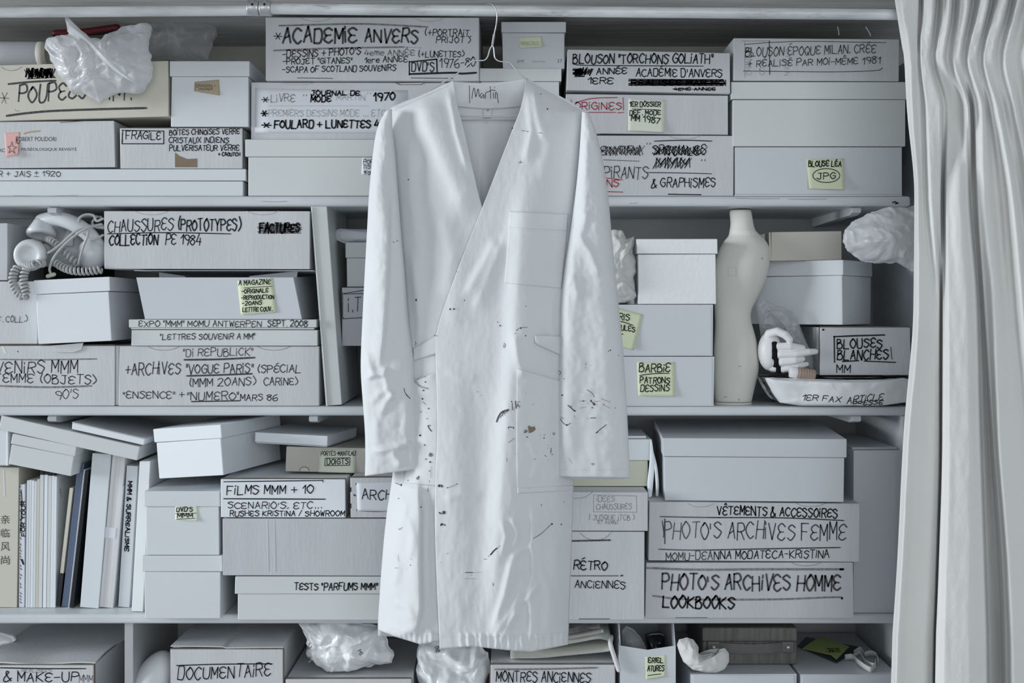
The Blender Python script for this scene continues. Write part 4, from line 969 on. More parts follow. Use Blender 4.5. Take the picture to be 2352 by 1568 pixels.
names = ['thin white booklet right after the notebook', 'second thin white booklet after the notebook', 'third thin white booklet after the notebook', 'fourth thin booklet after the notebook, before a thicker one', 'thin booklet with a creased spine amid the slim white row', 'taller slim booklet with a dark top, first of the dark-topped ones', 'second dark-topped slim booklet in the row', 'third dark-topped slim booklet in the row', 'slim bright white booklet next to the last of the row', 'last slim white booklet of the row, its cover facing the leaning beige book']
for i, ((x, y), w) in enumerate(zip(xs, ws)):
    b = book(names[i], x+2.2, y, x+2.2+w, 1402, ['white_card', 'paper', 'bright_card', 'white_card', 'cream_card', 'green_card', 'bright_card', 'green_card', 'bright_card', 'bright_card'][i], 0.75, d=0.20+0.01*(i % 3), yf=0.058, name='booklet', cat='booklet', group='slim booklets in a row', jit=0.0001)
    if 5 <= i <= 8: b.slab('dark_top', -b.w/2+0.0003, b.w/2-0.0003, 0.001, 0.15, b.h+0.0002, b.h+0.011, 'folder_dark')
    b.done()
b = book('beige book with black tape on its spine foot, leaning right of the slim booklets', 144, 1119, 152, 1400, 'cream_card', 6.4, d=0.2)
b.slab('spine_tape', -b.w/2-0.0006, b.w/2+0.0006, -0.0008, 0.03, 0.001, 0.072, 'folder_dark'); b.print('MUSEUM', 128, 148, 1132, 3, 'ink_black', 82); b.done()
b = book('dark blue-grey plastic folder leaning behind the beige book', 160, 1062, 175, 1398, 'folder_blue', 6.5, d=0.21, name='plastic_folder', cat='folder'); b.done()
b = book('black folder in a clear plastic sleeve leaning against the white binder', 178, 1080, 186, 1396, 'folder_dark', 6.5, d=0.21, yf=0.055, name='plastic_folder', cat='folder')
b.slab('clear_sleeve', -b.w/2-0.0014, -b.w/2-0.0004, -0.006, 0.21, 0.0, b.h+0.003, 'bright_card'); b.done()
b = book('thick white binder with a blank spine leaning among the books', 198, 1041, 240, 1404, 'white_card', 4.6, d=0.24, yf=0.05, name='binder', cat='binder'); b.done()
b = book('bundle of papers held by a white band, right of the thick white binder', 243, 1044, 272, 1405, 'paper_block', 4.9, d=0.22, yf=0.055, name='paper_bundle', cat='paper bundle')
b.slab('paper_band', -b.w/2-0.001, b.w/2-0.006, -0.0015, 0.02, b.h*.455, b.h*.525, 'paper'); b.slab('front_cover', b.w/2+0.0003, b.w/2+0.0016, -0.001, 0.2, 0, b.h*.8, 'white_card'); b.done()
b = book('white-spined folder marked SURREALISME in black pen', 281, 1069, 306, 1402, 'lilac_card', 3.4, d=0.22, yf=0.06, name='binder', cat='binder')
b.strokes(turn(write('MMM & SURREALISME', 213, 373, 1188, 9), 293, 1185, 93), 2.6); b.done()
b = book('book wrapped in crinkled white plastic, last of the row beside the lidded boxes', 311, 1058, 336, 1413, 'wrap_film', 3.0, d=0.2, yf=0.02, jit=0.002); b.done()

# boxes lying tilted on the books
b = Box('lidded_box', 'small greenish lidded box tilted on top of the slim booklets', (22, 1009, 172, 1080), 0.01, 0.12, 'green_card', roll=11.3, lid=24, ins=2); C2 = b
b = Box('cardboard_box', 'grey box at the far left edge wedged under the sloping long slab', (-60, 987, 14, 1069), 0.02, 0.24, 'white_card'); b.slab('edge_strip', b.w/2, b.w/2+0.004, -0.001, 0.2, 0, b.h, 'bright_card')
b = Box('flat_box', 'long flat pale box sloping down to the right across the tops of the books', (-4, 989, 322, 1022), 0.0, 0.28, 'green_card', roll=12.7); b.done(); C1 = b
b = Box('flat_box', 'thin white slab with a grey top sloping on the long flat box', (163, 989, 334, 1004), 0.0, 0.26, 'bright_card', roll=12.7, on=None)
b.slab('top_sheet', -b.w/2-0.001, b.w/2+0.001, -0.002, 0.26, b.h+0.0002, b.h+0.0018, 'corrugated_grey'); b.done()
# lidded boxes stacked beside the books
b = Box('lidded_box', 'plain white lidded box at the bottom of the stack of three beside the books', (327, 1275, 511, 1421), None, 0.30, 'white_card', lid=37, ins=5, on=Z3-0.0); C12 = b
b = Box('lidded_box', 'white lidded box with a slip marked DVD, in the middle of the stack of three', (331, 1127, 506, 1271), C12.yf, 0.29, 'white_card', lid=36, ins=4, on=C12.top)
n = b.note([(403, 1163), (454, 1162), (455, 1196), (402, 1194)], 'note_pale', curl=0.003); n.text("DVD'S", 405, 442, 1175, 10, 2.2, dy=-1); n.line([(403, 1179), (451, 1178)], 1.5); n.text('MMM', 407, 442, 1188, 9, 2.2); n.line([(405, 1192), (448, 1190)], 1.6); n.done(); b.done(); C11 = b
b = Box('lidded_box', 'bright white lidded box turned and tipped, topmost of the stack beside the books', (338, 974, 513, 1091), C12.yf-0.02, 0.27, 'bright_card', roll=-4.8, yaw=-15, lid=32, ins=4, piv=1.0); C4 = b
# films / archives / tests
b = Box('lidded_box', 'pale green-white lidded box marked TESTS PARFUMS, lowest beside the coat hem', (540, 1323, 1010, 1424), None, 0.32, 'green_card', lid=40, ins=5, on=Z3)
b.text('TESTS "PARFUMS MMM"', 676, 866, 1355, 16, 2.6, dy=-1); b.done(); C10 = b
b = Box('cardboard_box', 'large plain grey-white corrugated box under the box marked FILMS', (512, 1190, 1000, 1321), C10.yf, 0.33, 'corrugated_grey', on=C10.top, roll=0.15)
for x in (611, 627): b.patch('crease_strip', [(x, 1194), (x+4, 1194), (x+6, 1312), (x+2, 1312)], 'corrugated')
b.done(); C9 = b
b = Box('cardboard_box', 'flat white box with raw brown edges marked FILMS', (508, 1100, 793, 1188), C10.yf, 0.30, 'bright_card', roll=0.2, on=C9.top); b.edges()
b.text('FILMS MMM + 10', 521, 719, 1135, 20, 2.6, dy=-2); b.line([(514, 1106), (742, 1103)], 2.4); b.line([(741, 1102), (742, 1107)], 2); b.line([(514, 1145), (747, 1146)], 2.8); b.text("SCENARIO'S, ETC...", 523, 738, 1168, 15, 2.0); b.text('RUSHES KRISTINA / SHOWROOM', 528, 791, 1185, 12, 2.2); b.done(); C7 = b
b = Box('cardboard_box', 'white box labelled ARCHIVES between thick brown bars, partly behind the coat', (805, 1096, 1000, 1187), C10.yf, 0.30, 'corrugated', on=C9.top); b.edges(right=False)
n = b.note([(819, 1109), (925, 1106), (925, 1175), (821, 1173)], 'paper', curl=0.0, name='paper_label'); n.text('ARCHIVES', 832, 960, 1147, 23, 2.4); n.done()
b.line([(818, 1111), (850, 1112), (905, 1110)], 4.6, 'brown'); b.line([(820, 1171), (860, 1173), (900, 1172)], 4.6, 'brown'); b.line([(813, 1136), (816, 1138)], 4, 'soft'); b.line([(805, 1120), (805, 1128)], 4); b.line([(805, 1157), (805, 1166)], 4); b.done(); C8 = b
b = Box('cardboard_box', 'beige box with a thumb notch and a slip marked DOIGTS, on the box marked FILMS', (657, 1027, 905, 1084), 0.03, 0.27, 'beige_card', roll=1.2, on=C7.top-0.002)
b.strokes(ellipse(699, 1081, 11, 9, 16, math.pi, 2*math.pi), 1.2, 'soft'); b.area([(688+0, 1081)]+[(699+11*math.cos(math.pi+math.pi*i/12), 1081+9*math.sin(math.pi+math.pi*i/12)) for i in range(1, 12)]+[(710, 1081)], 'cream_card')
n = b.note([(734, 1034), (817, 1033), (815, 1086), (731, 1084)], 'note_pale', curl=0.003); n.text('PORTES-MANTEAU', 737, 816, 1046, 10, 1.5); n.text('DOIGTS', 751, 800, 1066, 13, 2.0); n.strokes([[(747, 1052), (804, 1051), (803, 1068), (746, 1069), (747, 1053)]], 1.6); n.done(); b.done(); C6 = b
b = Box('flat_box', 'shallow bright white box askew on the beige box, left of the coat cuff', (581, 996, 757, 1026), 0.03, 0.19, 'bright_card', roll=2.0, yaw=-11, lid=23, ins=2, on=C6.top-0.001); C5 = b

# ------------------------------------------------------------------ third shelf, right
b = Box('cardboard_box', 'white box marked RETRO ANCIENNES standing beside the coat hem', (1240, 1220, 1481, 1424), None, 0.31, 'corrugated_grey', on=Z3)
b.text('R\u00c9TRO', 1318, 1394, 1308, 20, 3.0, dy=1); b.text('ANCIENNES', 1320, 1436, 1350, 17, 2.2, dy=2); b.strokes(dots(1312, 1242, 1404, 1240, 12), 4.4, 'soft'); b.strokes(dots(1312, 1322, 1422, 1322, 18), 2.6, 'soft'); b.line([(1426, 1322), (1430, 1321)], 4, 'soft'); b.tab(1330, 1405, 1222, 18, 'grey'); b.line([(1330, 1421), (1400, 1421)], 2, 'brown'); b.done(); E3 = b
b = Box('cardboard_box', 'white box with faint pencilled IDEES CHAUSSURES, right of the coat sleeve cuff', (1245, 1129, 1487, 1218), E3.yf, 0.31, 'corrugated_grey', roll=0.15, on=E3.top)
b.text('IDEES', 1371, 1411, 1152, 13, 1.2, 'grey'); b.text('CHAUSSURES', 1369, 1450, 1170, 13, 1.2, 'grey', dy=-1); b.text('( JUSQUE ITCB )', 1351, 1457, 1194, 12, 1.2, 'grey'); b.text('ET AVANT', 1373, 1421, 1203, 8, 1.1, 'grey'); b.strokes([[(1363, 1136), (1462, 1139), (1462, 1176), (1363, 1175), (1363, 1137)]], 1.0, 'grey'); b.strokes([smooth_path([(1300, 1145), (1340, 1142), (1362, 1129)], 6)], 1.0, 'grey'); b.done(); E2 = b
b = Box('lidded_box', 'olive-bodied box with a grey-white lid behind the coat sleeve, above the pencilled box', (1290, 1008, 1497, 1127), 0.03, 0.27, 'olive_card', lid=49, ins=8, on=E2.top, lid_m='white_card')
b.slab('lower_rim', -b.w/2+0.005, b.w/2-0.0045, -0.002, 0.26, 0.0, 0.006, 'olive_card'); b.done(); E1 = b
tag(obj('paper_sheet', *(lambda V: (V, [(0, 1, 2, 3), (7, 6, 5, 4), (0, 4, 5, 1), (1, 5, 6, 2), (2, 6, 7, 3), (3, 7, 4, 0)]))([Vector((x, y, E1.top+z)) for z in (0.0004, 0.004) for x, y in ((P(1380, 0, .05).x, .05), (P(1484, 0, .05).x, .05), (P(1474, 0, .2).x, .2), (P(1380, 0, .2).x, .2))]), 'bright_card'), 'white sheet lying on the lid of the olive box behind the coat sleeve', 'paper')
for i, (a, c, y) in enumerate(((((1494, 1012), (1492, 1060), (1487, 1110), (1489, 1143)), ((1497, 1011), (1503, 1060), (1500, 1110), (1497, 1140)), 0.018), (((1497, 1030), (1503, 1070), (1506, 1110), (1506, 1138)), ((1498, 1028), (1509, 1070), (1513, 1110), (1512, 1141)), 0.03))):
    o = ribbon_sheet('hanging_slip', a, c, lambda x, yy: y, 'bright_card', None, None, n=5, amp=0.001)
    so = o.modifiers.new('t', 'SOLIDIFY'); so.thickness = 0.0006
    tag(o, ['narrow white paper slip hanging from the lid of the olive box, left of two', 'narrow white paper slip hanging from the lid of the olive box, right of two'][i], 'paper slip', 'hanging paper slips')
b = Box('cardboard_box', "white box marked PHOTO'S ARCHIVES HOMME LOOKBOOKS, on the third shelf", (1483, 1291, 1960, 1420), None, 0.32, 'corrugated_grey', on=Z3)
b.line([(1486, 1304), (1600, 1308), (1750, 1307), (1936, 1307)], 5, 'grey'); b.line([(1930, 1307), (1937, 1307)], 6, 'soft'); b.text("PHOTO'S ARCHIVES HOMME", 1520, 1931, 1354, 35, 4.4, 'soft', dy=2, jit=.12); b.line([(1500, 1368), (1580, 1376), (1780, 1376), (1918, 1371), (1935, 1375)], 4.4, 'grey'); b.text('LOOKBOOKS', 1522, 1686, 1396, 27, 4.2, dy=2); b.tab(1818, 1885, 1292, 7, 'grey'); b.line([(1552, 1418), (1624, 1418)], 1.4); b.done(); E6 = b
b = Box('cardboard_box', "taped white box marked PHOTO'S ARCHIVES FEMME, above the one for HOMME", (1490, 1154, 1974, 1289), E6.yf, 0.32, 'corrugated', roll=0.4, on=E6.top)
b.text('V\u00caTEMENTS & ACCESSOIRES', 1647, 1923, 1182, 20, 3.2, dy=7); b.line([(1516, 1186), (1620, 1188), (1800, 1189), (1938, 1195)], 3, 'soft'); b.text("PHOTO'S ARCHIVES FEMME", 1524, 1943, 1236, 38, 3.0, 'soft', dy=4, jit=.12); b.line([(1527, 1192), (1527, 1248)], 3.6); b.line([(1521, 1196), (1525, 1225)], 2.8); b.line([(1513, 1261), (1600, 1263), (1760, 1260), (1930, 1257)], 3, 'soft'); b.text('MOMU-DEANNA MODATECA-KRISTINA', 1530, 1904, 1286, 18, 2.4, dy=-6); b.tab(1580, 1640, 1156, 8, 'grey'); b.tab(1828, 1898, 1155, 8, 'grey')
# clear tape wound round the left end: a thin glossy skin with wrinkles
V = []; Fc = []; nx, nz = 40, 30
for j in range(nz+1):
    for i in range(nx+1):
        x = -b.w/2-0.001+(0.145*(i/nx)*(1-0.25*math.sin(j/nz*3.1))); z = 0.002+(b.h-0.004)*j/nz
        V.append((x, -0.0012-0.0011*max(0, crease((x*0.35, 0.1, z), 60, 4)), z))
for j in range(nz):
    for i in range(nx): k = j*(nx+1)+i; Fc.append((k, k+1, k+nx+2, k+nx+1))
mat('tape_clear', (0.8, 0.8, 0.8), 0.12, 0.02, 5, spec=0.8, trans=0.86)
obj('clear_tape', V, Fc, 'tape_clear', b.root, True); b.done(); E5 = b
b = Box('lidded_box', 'large plain white lidded box above the two PHOTO ARCHIVES boxes', (1523, 1006, 1941, 1153), E6.yf, 0.31, 'lilac_card', yaw=-3.2, pitch=1.6, lid=43, ins=4, on=E5.top); E4 = b
b = Box('file_box', 'tall white upright file box at the right end of the third shelf, by the curtain', (1961, 1034, 2070, 1406), 0.012, 0.30, 'lilac_card', on=Z3, cat='file box', bev=0.0006)
b.slab('top_lip', -b.w/2+0.002, b.w/2-0.002, 0.02, 0.29, b.h+0.0002, b.h+0.004, 'lilac_card'); b.done()
for zt in (Z3,):
    pass

# ------------------------------------------------------------------ lowest compartment (tops in view)
def low(name, label, x0, ytop, x1, yf=0.0, d=0.32, m='corrugated', **k):
    yb = HY+(CAM.z-Z4)/SCL(yf)
    return Box(name, label, (x0, ytop, x1, yb), yf, d, m, on=Z4, **k)
b = low('cardboard_box', 'white box marked MAKE-UP with a torn lid flap, at the bottom left corner', -60, 1527, 215, d=0.33); b.edges(left=False)
b.text('R & MAKE-UP', -22, 179, 1565, 21, 2.6, dy=-1); b.text('MMM', 181, 213, 1566, 15, 1.8, 'grey'); b.text('+ REALISEES', 37, 118, 1544, 8, 1.0, 'grey'); b.line([(-5, 1533), (100, 1535), (197, 1535)], 2.6)
w2 = b.w/2; h = b.h
V = []; Fc = []; nx, ny = 30, 14
for j in range(ny+1):
    for i in range(nx+1):
        u, v = i/nx, j/ny
        x = -w2+(2*w2+0.002)*u; y = 0.004+0.31*v
        if v > .45: x += 0.035*u*u*max(0, (v-.45))*1.6*(1+0.25*math.sin(v*40))
        V.append((x, y, h+0.004+0.008*v*u+0.002*math.sin(u*9)*(1-v)+(0.004*u*u*math.sin(v*7))))
for j in range(ny):
    for i in range(nx): k = j*(nx+1)+i; Fc.append((k, k+1, k+nx+2, k+nx+1))
o = obj('lid_flap', V, Fc, 'corrugated', b.root, False); so = o.modifiers.new('t', 'SOLIDIFY'); so.thickness = 0.003; b.done(); F1 = b
b = low('cardboard_box', 'white box marked DOCUMENTAIRE in the lowest compartment', 391, 1491, 650, d=0.33); b.edges()
b.text('DOCUMENTAIRE', 408, 621, 1561, 28, 2.6, dy=-8); b.line([(405, 1528), (500, 1525), (625, 1524)], 2.4)
V = []; Fc = []; nx, ny = 24, 10
for j in range(ny+1):
    for i in range(nx+1):
        u, v = i/nx, j/ny
        V.append((-b.w/2+b.w*u, 0.003+0.31*v, b.h+0.0025+0.005*(1-v)*(1-abs(u-.45)/.55)**2*(-.3)+0.006*v*(0.5-abs(u-.5))+(0.0045*(1-v) if u < .46 else 0.002*(1-v))))
for j in range(ny):
    for i in range(nx): k = j*(nx+1)+i; Fc.append((k, k+1, k+nx+2, k+nx+1))
o = obj('lid_flap', V, Fc, 'corrugated', b.root, False); so = o.modifiers.new('t', 'SOLIDIFY'); so.thickness = 0.002
ss = Surface(); ss.strokes([[(505, 1440), (511, 1462), (507, 1490)]], .01, 'ink_grey'); b.done(); F3 = b
b = low('cardboard_box', 'speckled white box under the crumpled plastic bag, left of the coat hem', 656, 1559, 944, d=0.32); b.edges(); b.done(); F4 = b
for px, py in ((912, 1537), (905, 1523), (880, 1541), (893, 1546)): pass
b = low('cardboard_box', 'white box marked MONTRES ANCIENNES with folded canvas on it', 1126, 1526, 1413, d=0.31); b.edges()
b.text('MONTRES ANCIENNES', 1140, 1356, 1565, 23, 2.5, dy=2); b.line([(1137, 1537), (1250, 1536), (1372, 1533)], 4, 'grey'); b.done(); F6 = b
b = low('cardboard_box', 'smooth white box under the old grey case', 1587, 1547, 1829, d=0.33, m='lilac_card', bev=0.0006); b.slab('front_panel', -b.w/2+0.004, b.w/2-0.005, -0.001, 0.0005, 0.0, b.h-0.003, 'lilac_card'); b.done(); F11 = b
b = low('cardboard_box', 'smooth white box under the green slip, in the bottom right corner', 1838, 1548, 2062, d=0.33, m='lilac_card', bev=0.0006); b.slab('front_panel', -b.w/2+0.004, b.w/2-0.004, -0.001, 0.0005, 0.0, b.h-0.003, 'lilac_card'); b.done(); F12 = b
# round white dome
c = P(340, 1586, 0.08); kk = SCL(0.08)
t = thing('display_head', 'smooth white featureless dome leaning against the box marked DOCUMENTAIRE', 'dome', T((c.x, c.y, Z4)))
g = lathe_geo([(0.045, 0), (0.047, 0.006), (0.026, 0.014), (0.024, c.z-Z4-0.05)], I, 30); obj('stand', g[0], g[1], 'dome_white', t, True)
g = ellipsoid_geo((0, 0, c.z-Z4), 0.042, 0.07, 98*kk, 24, Matrix.Rotation(math.radians(25), 4, 'Y')); obj('dome', g[0], g[1], 'dome_white', t, True)
# bags at the bottom
soft('plastic_bag', 'small scrap of bluish plastic bag behind the torn box at the left edge', 'plastic bag', [(-40, 1450), (5, 1453), (30, 1460), (38, 1468), (20, 1480), (-10, 1500), (-50, 1500)], 0.16, 0.02, 0.03, 'wrap_film', amp=0.006, sc=25, seed=5, K=8, N=60)
bagB = soft('plastic_bag', 'crumpled white plastic bag lying on the speckled box, left of the coat hem', 'plastic bag',
     [(682, 1437), (730, 1441), (765, 1432), (800, 1440), (855, 1449), (882, 1446), (884, 1468), (893, 1492), (903, 1512), (902, 1530), (870, 1536), (848, 1541), (800, 1546), (748, 1551), (722, 1534), (708, 1520), (711, 1495), (700, 1465)], 0.06, 0.055, 0.05, 'wrap_film', amp=0.020, sc=19, seed=44)
dz = F4.top+0.001-min((bagB.location+v.co).z for v in bagB.data.vertices); bagB.location.z += dz
me = bagB.data; bv = BVHTree.FromPolygons([v.co+bagB.location for v in me.vertices], [tuple(p.vertices) for p in me.polygons])
s = Surface(); s.print('MI', 817, 829, 1500, 10, 'ink_soft', 60); s.line([(711, 1476), (708, 1490), (716, 1484)], 2, 'grey'); s.line([(710, 1508), (714, 1516), (709, 1520)], 2.4, 'grey'); s.flush(onto(bv), bagB, T(-bagB.location), 'printing')
bagC = soft('plastic_bag', 'tall gathered white plastic bag standing under the coat hem', 'plastic bag',
     [(960, 1475), (1000, 1468), (1060, 1478), (1100, 1478), (1120, 1500), (1126, 1530), (1116, 1560), (1112, 1620), (1110, 1700), (1100, 1790), (980, 1790), (974, 1700), (972, 1600), (960, 1540), (962, 1515), (956, 1495)], 0.07, 0.065, 0.08, 'wrap_film', amp=0.020, sc=18, seed=52, ctr=(1035, 1600), power=4)
dz = Z4-min((bagC.location+v.co).z for v in bagC.data.vertices)
me = bagC.data
for v in me.vertices:      # stretch down to the board it stands on
    zz = (bagC.location+v.co).z
    if zz < 0.72: v.co.z += dz*(0.72-zz)/(0.72-(Z4-dz))
bv = BVHTree.FromPolygons([v.co+bagC.location for v in me.vertices], [tuple(p.vertices) for p in me.polygons])
s = Surface(); s.print('ne', 993, 1007, 1492, 10, 'ink_soft', 75); s.flush(onto(bv), bagC, T(-bagC.location), 'printing')
# folded canvas and newspaper pile: each fold a layer
pile_z = F6.top+0.0022
def layer(name, label, cat, pts, y0, d, th, m, amp=0.0015, seed=1, group=None):
    top = smooth_path(pts, 6); n = len(top); V = []; Fc = []; ny = 10
    for side in (0, 1):
        for j in range(ny+1):
            for i, (x, y) in enumerate(top):
                p = P(x, y, y0); v = j/ny
                e = 0.5-0.5*math.cos(min(1, min(i, n-1-i)/2.5)*math.pi); f = min(1, v/0.12)
                bulge = math.sqrt(max(0, 1-(1-f)**2))
                z = p.z-(0 if side == 0 else th)+(0 if side else -th*0.5*(1-bulge))+(th*0.5*(1-bulge) if side else 0)
                V.append((p.x*(1+0.03*v), y0-0.002+d*v, z+amp*fbm((p.x*9, v*2, p.z*5+seed), 1, seed)))
    S = (ny+1)*n
    for s_ in (0, 1):
        for j in range(ny):
            for i in range(n-1):
                k = s_*S+j*n+i; q = (k, k+1, k+n+1, k+n); Fc.append(q if s_ == 0 else q[::-1])
    for j in range(ny):
        for i in (0, n-1): k = j*n+i; q = (k, k+n, S+k+n, S+k); Fc.append(q)
    for i in range(n-1):
        Fc.append((i+1, i, S+i, S+i+1)); k = ny*n+i; Fc.append((k, k+1, S+k+1, S+k))
    o = obj(name, V, Fc, m, None, True); return tag(o, label, cat, group)
layer('folded_canvas', 'folded off-white canvas, lowest fold with a faint green print, on the box marked MONTRES', 'canvas', [(1172, 1500), (1240, 1500), (1310, 1494), (1400, 1484)], 0.02, 0.22, 0.016, 'canvas', seed=2)
layer('folded_canvas', 'folded off-white canvas strap end drooping at the right of the pile', 'canvas', [(1190, 1482), (1260, 1480), (1330, 1470), (1375, 1462), (1404, 1468)], 0.012, 0.22, 0.009, 'canvas', seed=5)
layer('folded_canvas', 'upper folded canvas under the newspaper, right of the coat hem', 'canvas', [(1230, 1465), (1300, 1464), (1350, 1456), (1386, 1449)], 0.02, 0.2, 0.005, 'canvas', seed=7)
layer('newspaper', 'folded newspaper with dark pictures on top of the canvas pile', 'newspaper', [(1250, 1456), (1310, 1452), (1350, 1444), (1378, 1440)], 0.03, 0.2, 0.004, 'newsprint', amp=0.001, seed=8)
tag(obj('cloth_strap', *tube_geo([P(*p) for p in smooth_path([(1404, 1462, .05), (1402, 1478, .0), (1410, 1505, -.006), (1421, 1538, -.008)], 8)], 0.0048, 10), 'cloth_white', None, True), 'thin white strap hanging over the edge between the canvas pile and the open carton', 'strap')
# open white carton with V-cut front
b = low('open_carton', 'open white carton with a V-cut front and a yellow slip, full of dark plastic', 1424, 1482, 1552, d=0.30, m='lilac_card', build=False)
w2 = b.w/2; hz = b.h; th = 0.0015; dip = 10*SCL(0)
V = [(-w2, 0, 0), (w2, 0, 0), (w2, 0, hz), (0, 0, hz-dip), (-w2, 0, hz)]; V2 = [(x, th, z) for x, y, z in V]
obj('front_panel', V+V2, [(0, 1, 2, 3, 4), (9, 8, 7, 6, 5)]+[(i, 5+i, 5+(i+1) % 5, (i+1) % 5) for i in range(5)], 'lilac_card', b.root)
hb = hz+0.040
for s_ in (-1, 1):
    xx = s_*w2; xi = xx-s_*th
    V = [(xx, th, 0), (xx, .3, 0), (xx, .3, hb), (xx, .03, hb), (xx, th, hz)]; V2 = [(xi, y, z) for x, y, z in V]
    obj('side_panel', V+V2, [(0, 1, 2, 3, 4), (9, 8, 7, 6, 5)]+[(i, 5+i, 5+(i+1) % 5, (i+1) % 5) for i in range(5)], 'lilac_card', b.root)
b.slab('back_panel', -w2+th, w2-th, 0.298, 0.3, 0, hb, 'lilac_card'); b.slab('base_panel', -w2+th, w2-th, th, 0.298, 0, 0.002, 'lilac_card')
n = b.note([(1482, 1508), (1529, 1504), (1528, 1553), (1483, 1561)], 'note_yellow', curl=0.002); n.text('ERIEL', 1489, 1523, 1522, 12, 2.4, dy=-1); n.text('ATURES', 1487, 1525, 1541, 13, 2.2, dy=-1); n.line([(1488, 1551), (1518, 1547)], 2); n.done()
soft('plastic_bag', 'clear plastic bag poking up inside the open white carton', 'plastic bag', [(1428, 1450), (1440, 1438), (1455, 1444), (1470, 1460), (1485, 1490), (1488, 1540), (1440, 1540), (1432, 1490)], 0.06, 0.03, 0.03, 'sheer_film', amp=0.008, sc=25, seed=60, K=10, N=80)
soft('plastic_bag', 'dark plastic wrapping filling the right half of the open white carton', 'plastic bag', [(1480, 1458), (1500, 1452), (1518, 1450), (1526, 1455), (1524, 1545), (1492, 1545), (1488, 1490)], 0.14, 0.02, 0.05, 'folder_dark', amp=0.010, sc=20, seed=61, K=10, N=80)
soft('cloth_wad', 'crumpled white cloth bent like a sock in front of the old grey case', 'cloth', [(1554, 1480), (1560, 1468), (1578, 1463), (1592, 1470), (1602, 1484), (1602, 1500), (1612, 1504), (1632, 1498), (1645, 1502), (1652, 1491), (1664, 1488), (1674, 1500), (1675, 1520), (1664, 1538), (1645, 1544), (1615, 1542), (1590, 1534), (1568, 1515)], 0.0, 0.032, 0.03, 'cloth_white', amp=0.007, sc=26, seed=70, ctr=(1600, 1513))
# old grey case
yS = 0.065; zb = F11.top+0.0012
x0, x1 = P(1614, 0, yS).x, P(1830, 0, yS).x; zt = P(0, 1441, yS).z
t = thing('old_case', 'old grey cloth-covered case with a flat handle on a white box', 'case', T(((x0+x1)/2, yS, zb)))
w2 = (x1-x0)/2; hh = zt-zb
link('case_body', from_bm(block_bm(-w2, w2, 0, 0.24, 0, hh*0.62, 0.003)), 'case_cloth', t)
link('case_lid', from_bm(block_bm(-w2-0.001, w2+0.001, -0.0015, 0.241, hh*0.625, hh, 0.003)), 'case_cloth', t)
kk = SCL(yS); hx = lambda px: P(px, 0, yS).x-(x0+x1)/2
zz = P(0, 1484, yS).z-zb
V = []; Fc = []; nn = 24
for i in range(nn+1):
    u = i/nn; x = hx(1638)+(hx(1808)-hx(1638))*u; y = -0.004-0.010*math.sin(u*math.pi)
    z = zz-0.0015*math.sin(u*math.pi); hw_ = 0.0098
    V += [(x, y, z-hw_), (x, y, z+hw_), (x, y+0.003, z+hw_), (x, y+0.003, z-hw_)]
for i in range(nn):
    for j in range(4): Fc.append((4*i+j, 4*i+(j+1) % 4, 4*i+4+(j+1) % 4, 4*i+4+j))
Fc += [(3, 2, 1, 0), (4*nn, 4*nn+1, 4*nn+2, 4*nn+3)]
hd = obj('handle', V, Fc, 'case_leather', t)
for px in (1638, 1809):
    o = link('handle_plate', from_bm(block_bm(hx(px)-0.0135, hx(px)+0.0135, -0.008, 0.0, zz-0.012, zz+0.012, 0.003, segs=3)), 'case_leather', t)
    g = ellipsoid_geo((hx(px), -0.0085, zz), 0.0045, 0.003, 0.0045, 8); obj('rivet', g[0], g[1], 'steel', o, True)
s = Surface(); s.strokes([[(1705, 1476), (1706, 1494)], [(1724, 1474), (1725, 1494)], [(1743, 1476), (1752, 1484), (1746, 1494)], [(1735, 1494), (1746, 1490)], [(1712, 1474), (1722, 1476)]], 0.7, 'ink_grey'); s.flush(lambda x, y: on_plane(x, y, Vector((0, yS-0.0146, 0)), Vector((0, -1, 0))), t, T(-t.matrix_world.translation), 'scratch')
# green slip on a dark sleeve, small straps
def flat(px, py, z):
    d_ = ray(px, py); return CAM+d_*((z-CAM.z)/d_.z)
zt = F12.top
q = [flat(x, y, zt+0.0035) for x, y in ((1832, 1482), (1852, 1462), (1975, 1485), (1922, 1520))]
V = q+[p-Vector((0, 0, 0.003)) for p in q]; bx6 = [(0, 1, 2, 3), (7, 6, 5, 4), (0, 4, 5, 1), (1, 5, 6, 2), (2, 6, 7, 3), (3, 7, 4, 0)]
tag(obj('plastic_sleeve', V, bx6, 'dark_film'), 'dark see-through plastic sleeve lying under the green slip', 'plastic sleeve')
q = [flat(x, y, zt+0.0045) for x, y in ((1843, 1489), (1884, 1461), (1951, 1485), (1921, 1515), (1908, 1504))]
V = q+[p+Vector((0, 0, 0.0007)) for p in q]; k = 5
o = obj('green_slip', V, [(0, 1, 2, 3, 4), (9, 8, 7, 6, 5)]+[(i, 5+i, 5+(i+1) % 5, (i+1) % 5) for i in range(5)], 'note_green'); tag(o, 'bright green paper slip lying on the white box in the bottom right corner', 'note')
s = Surface(); s.text('MONTRE', 1900, 1928, 1492, 4, 1.0); s.text('LES', 1898, 1915, 1497, 4, 1.0, 'red'); s.text('PRADO', 1905, 1930, 1497, 3, 1.0); s.flush(lambda x, y: flat(x, y, zt+0.0056), o, None)
base = flat(1975, 1515, zt)
t = thing('elastic_straps', 'small heap of off-white elastic straps beside the green slip', 'straps', T(base))
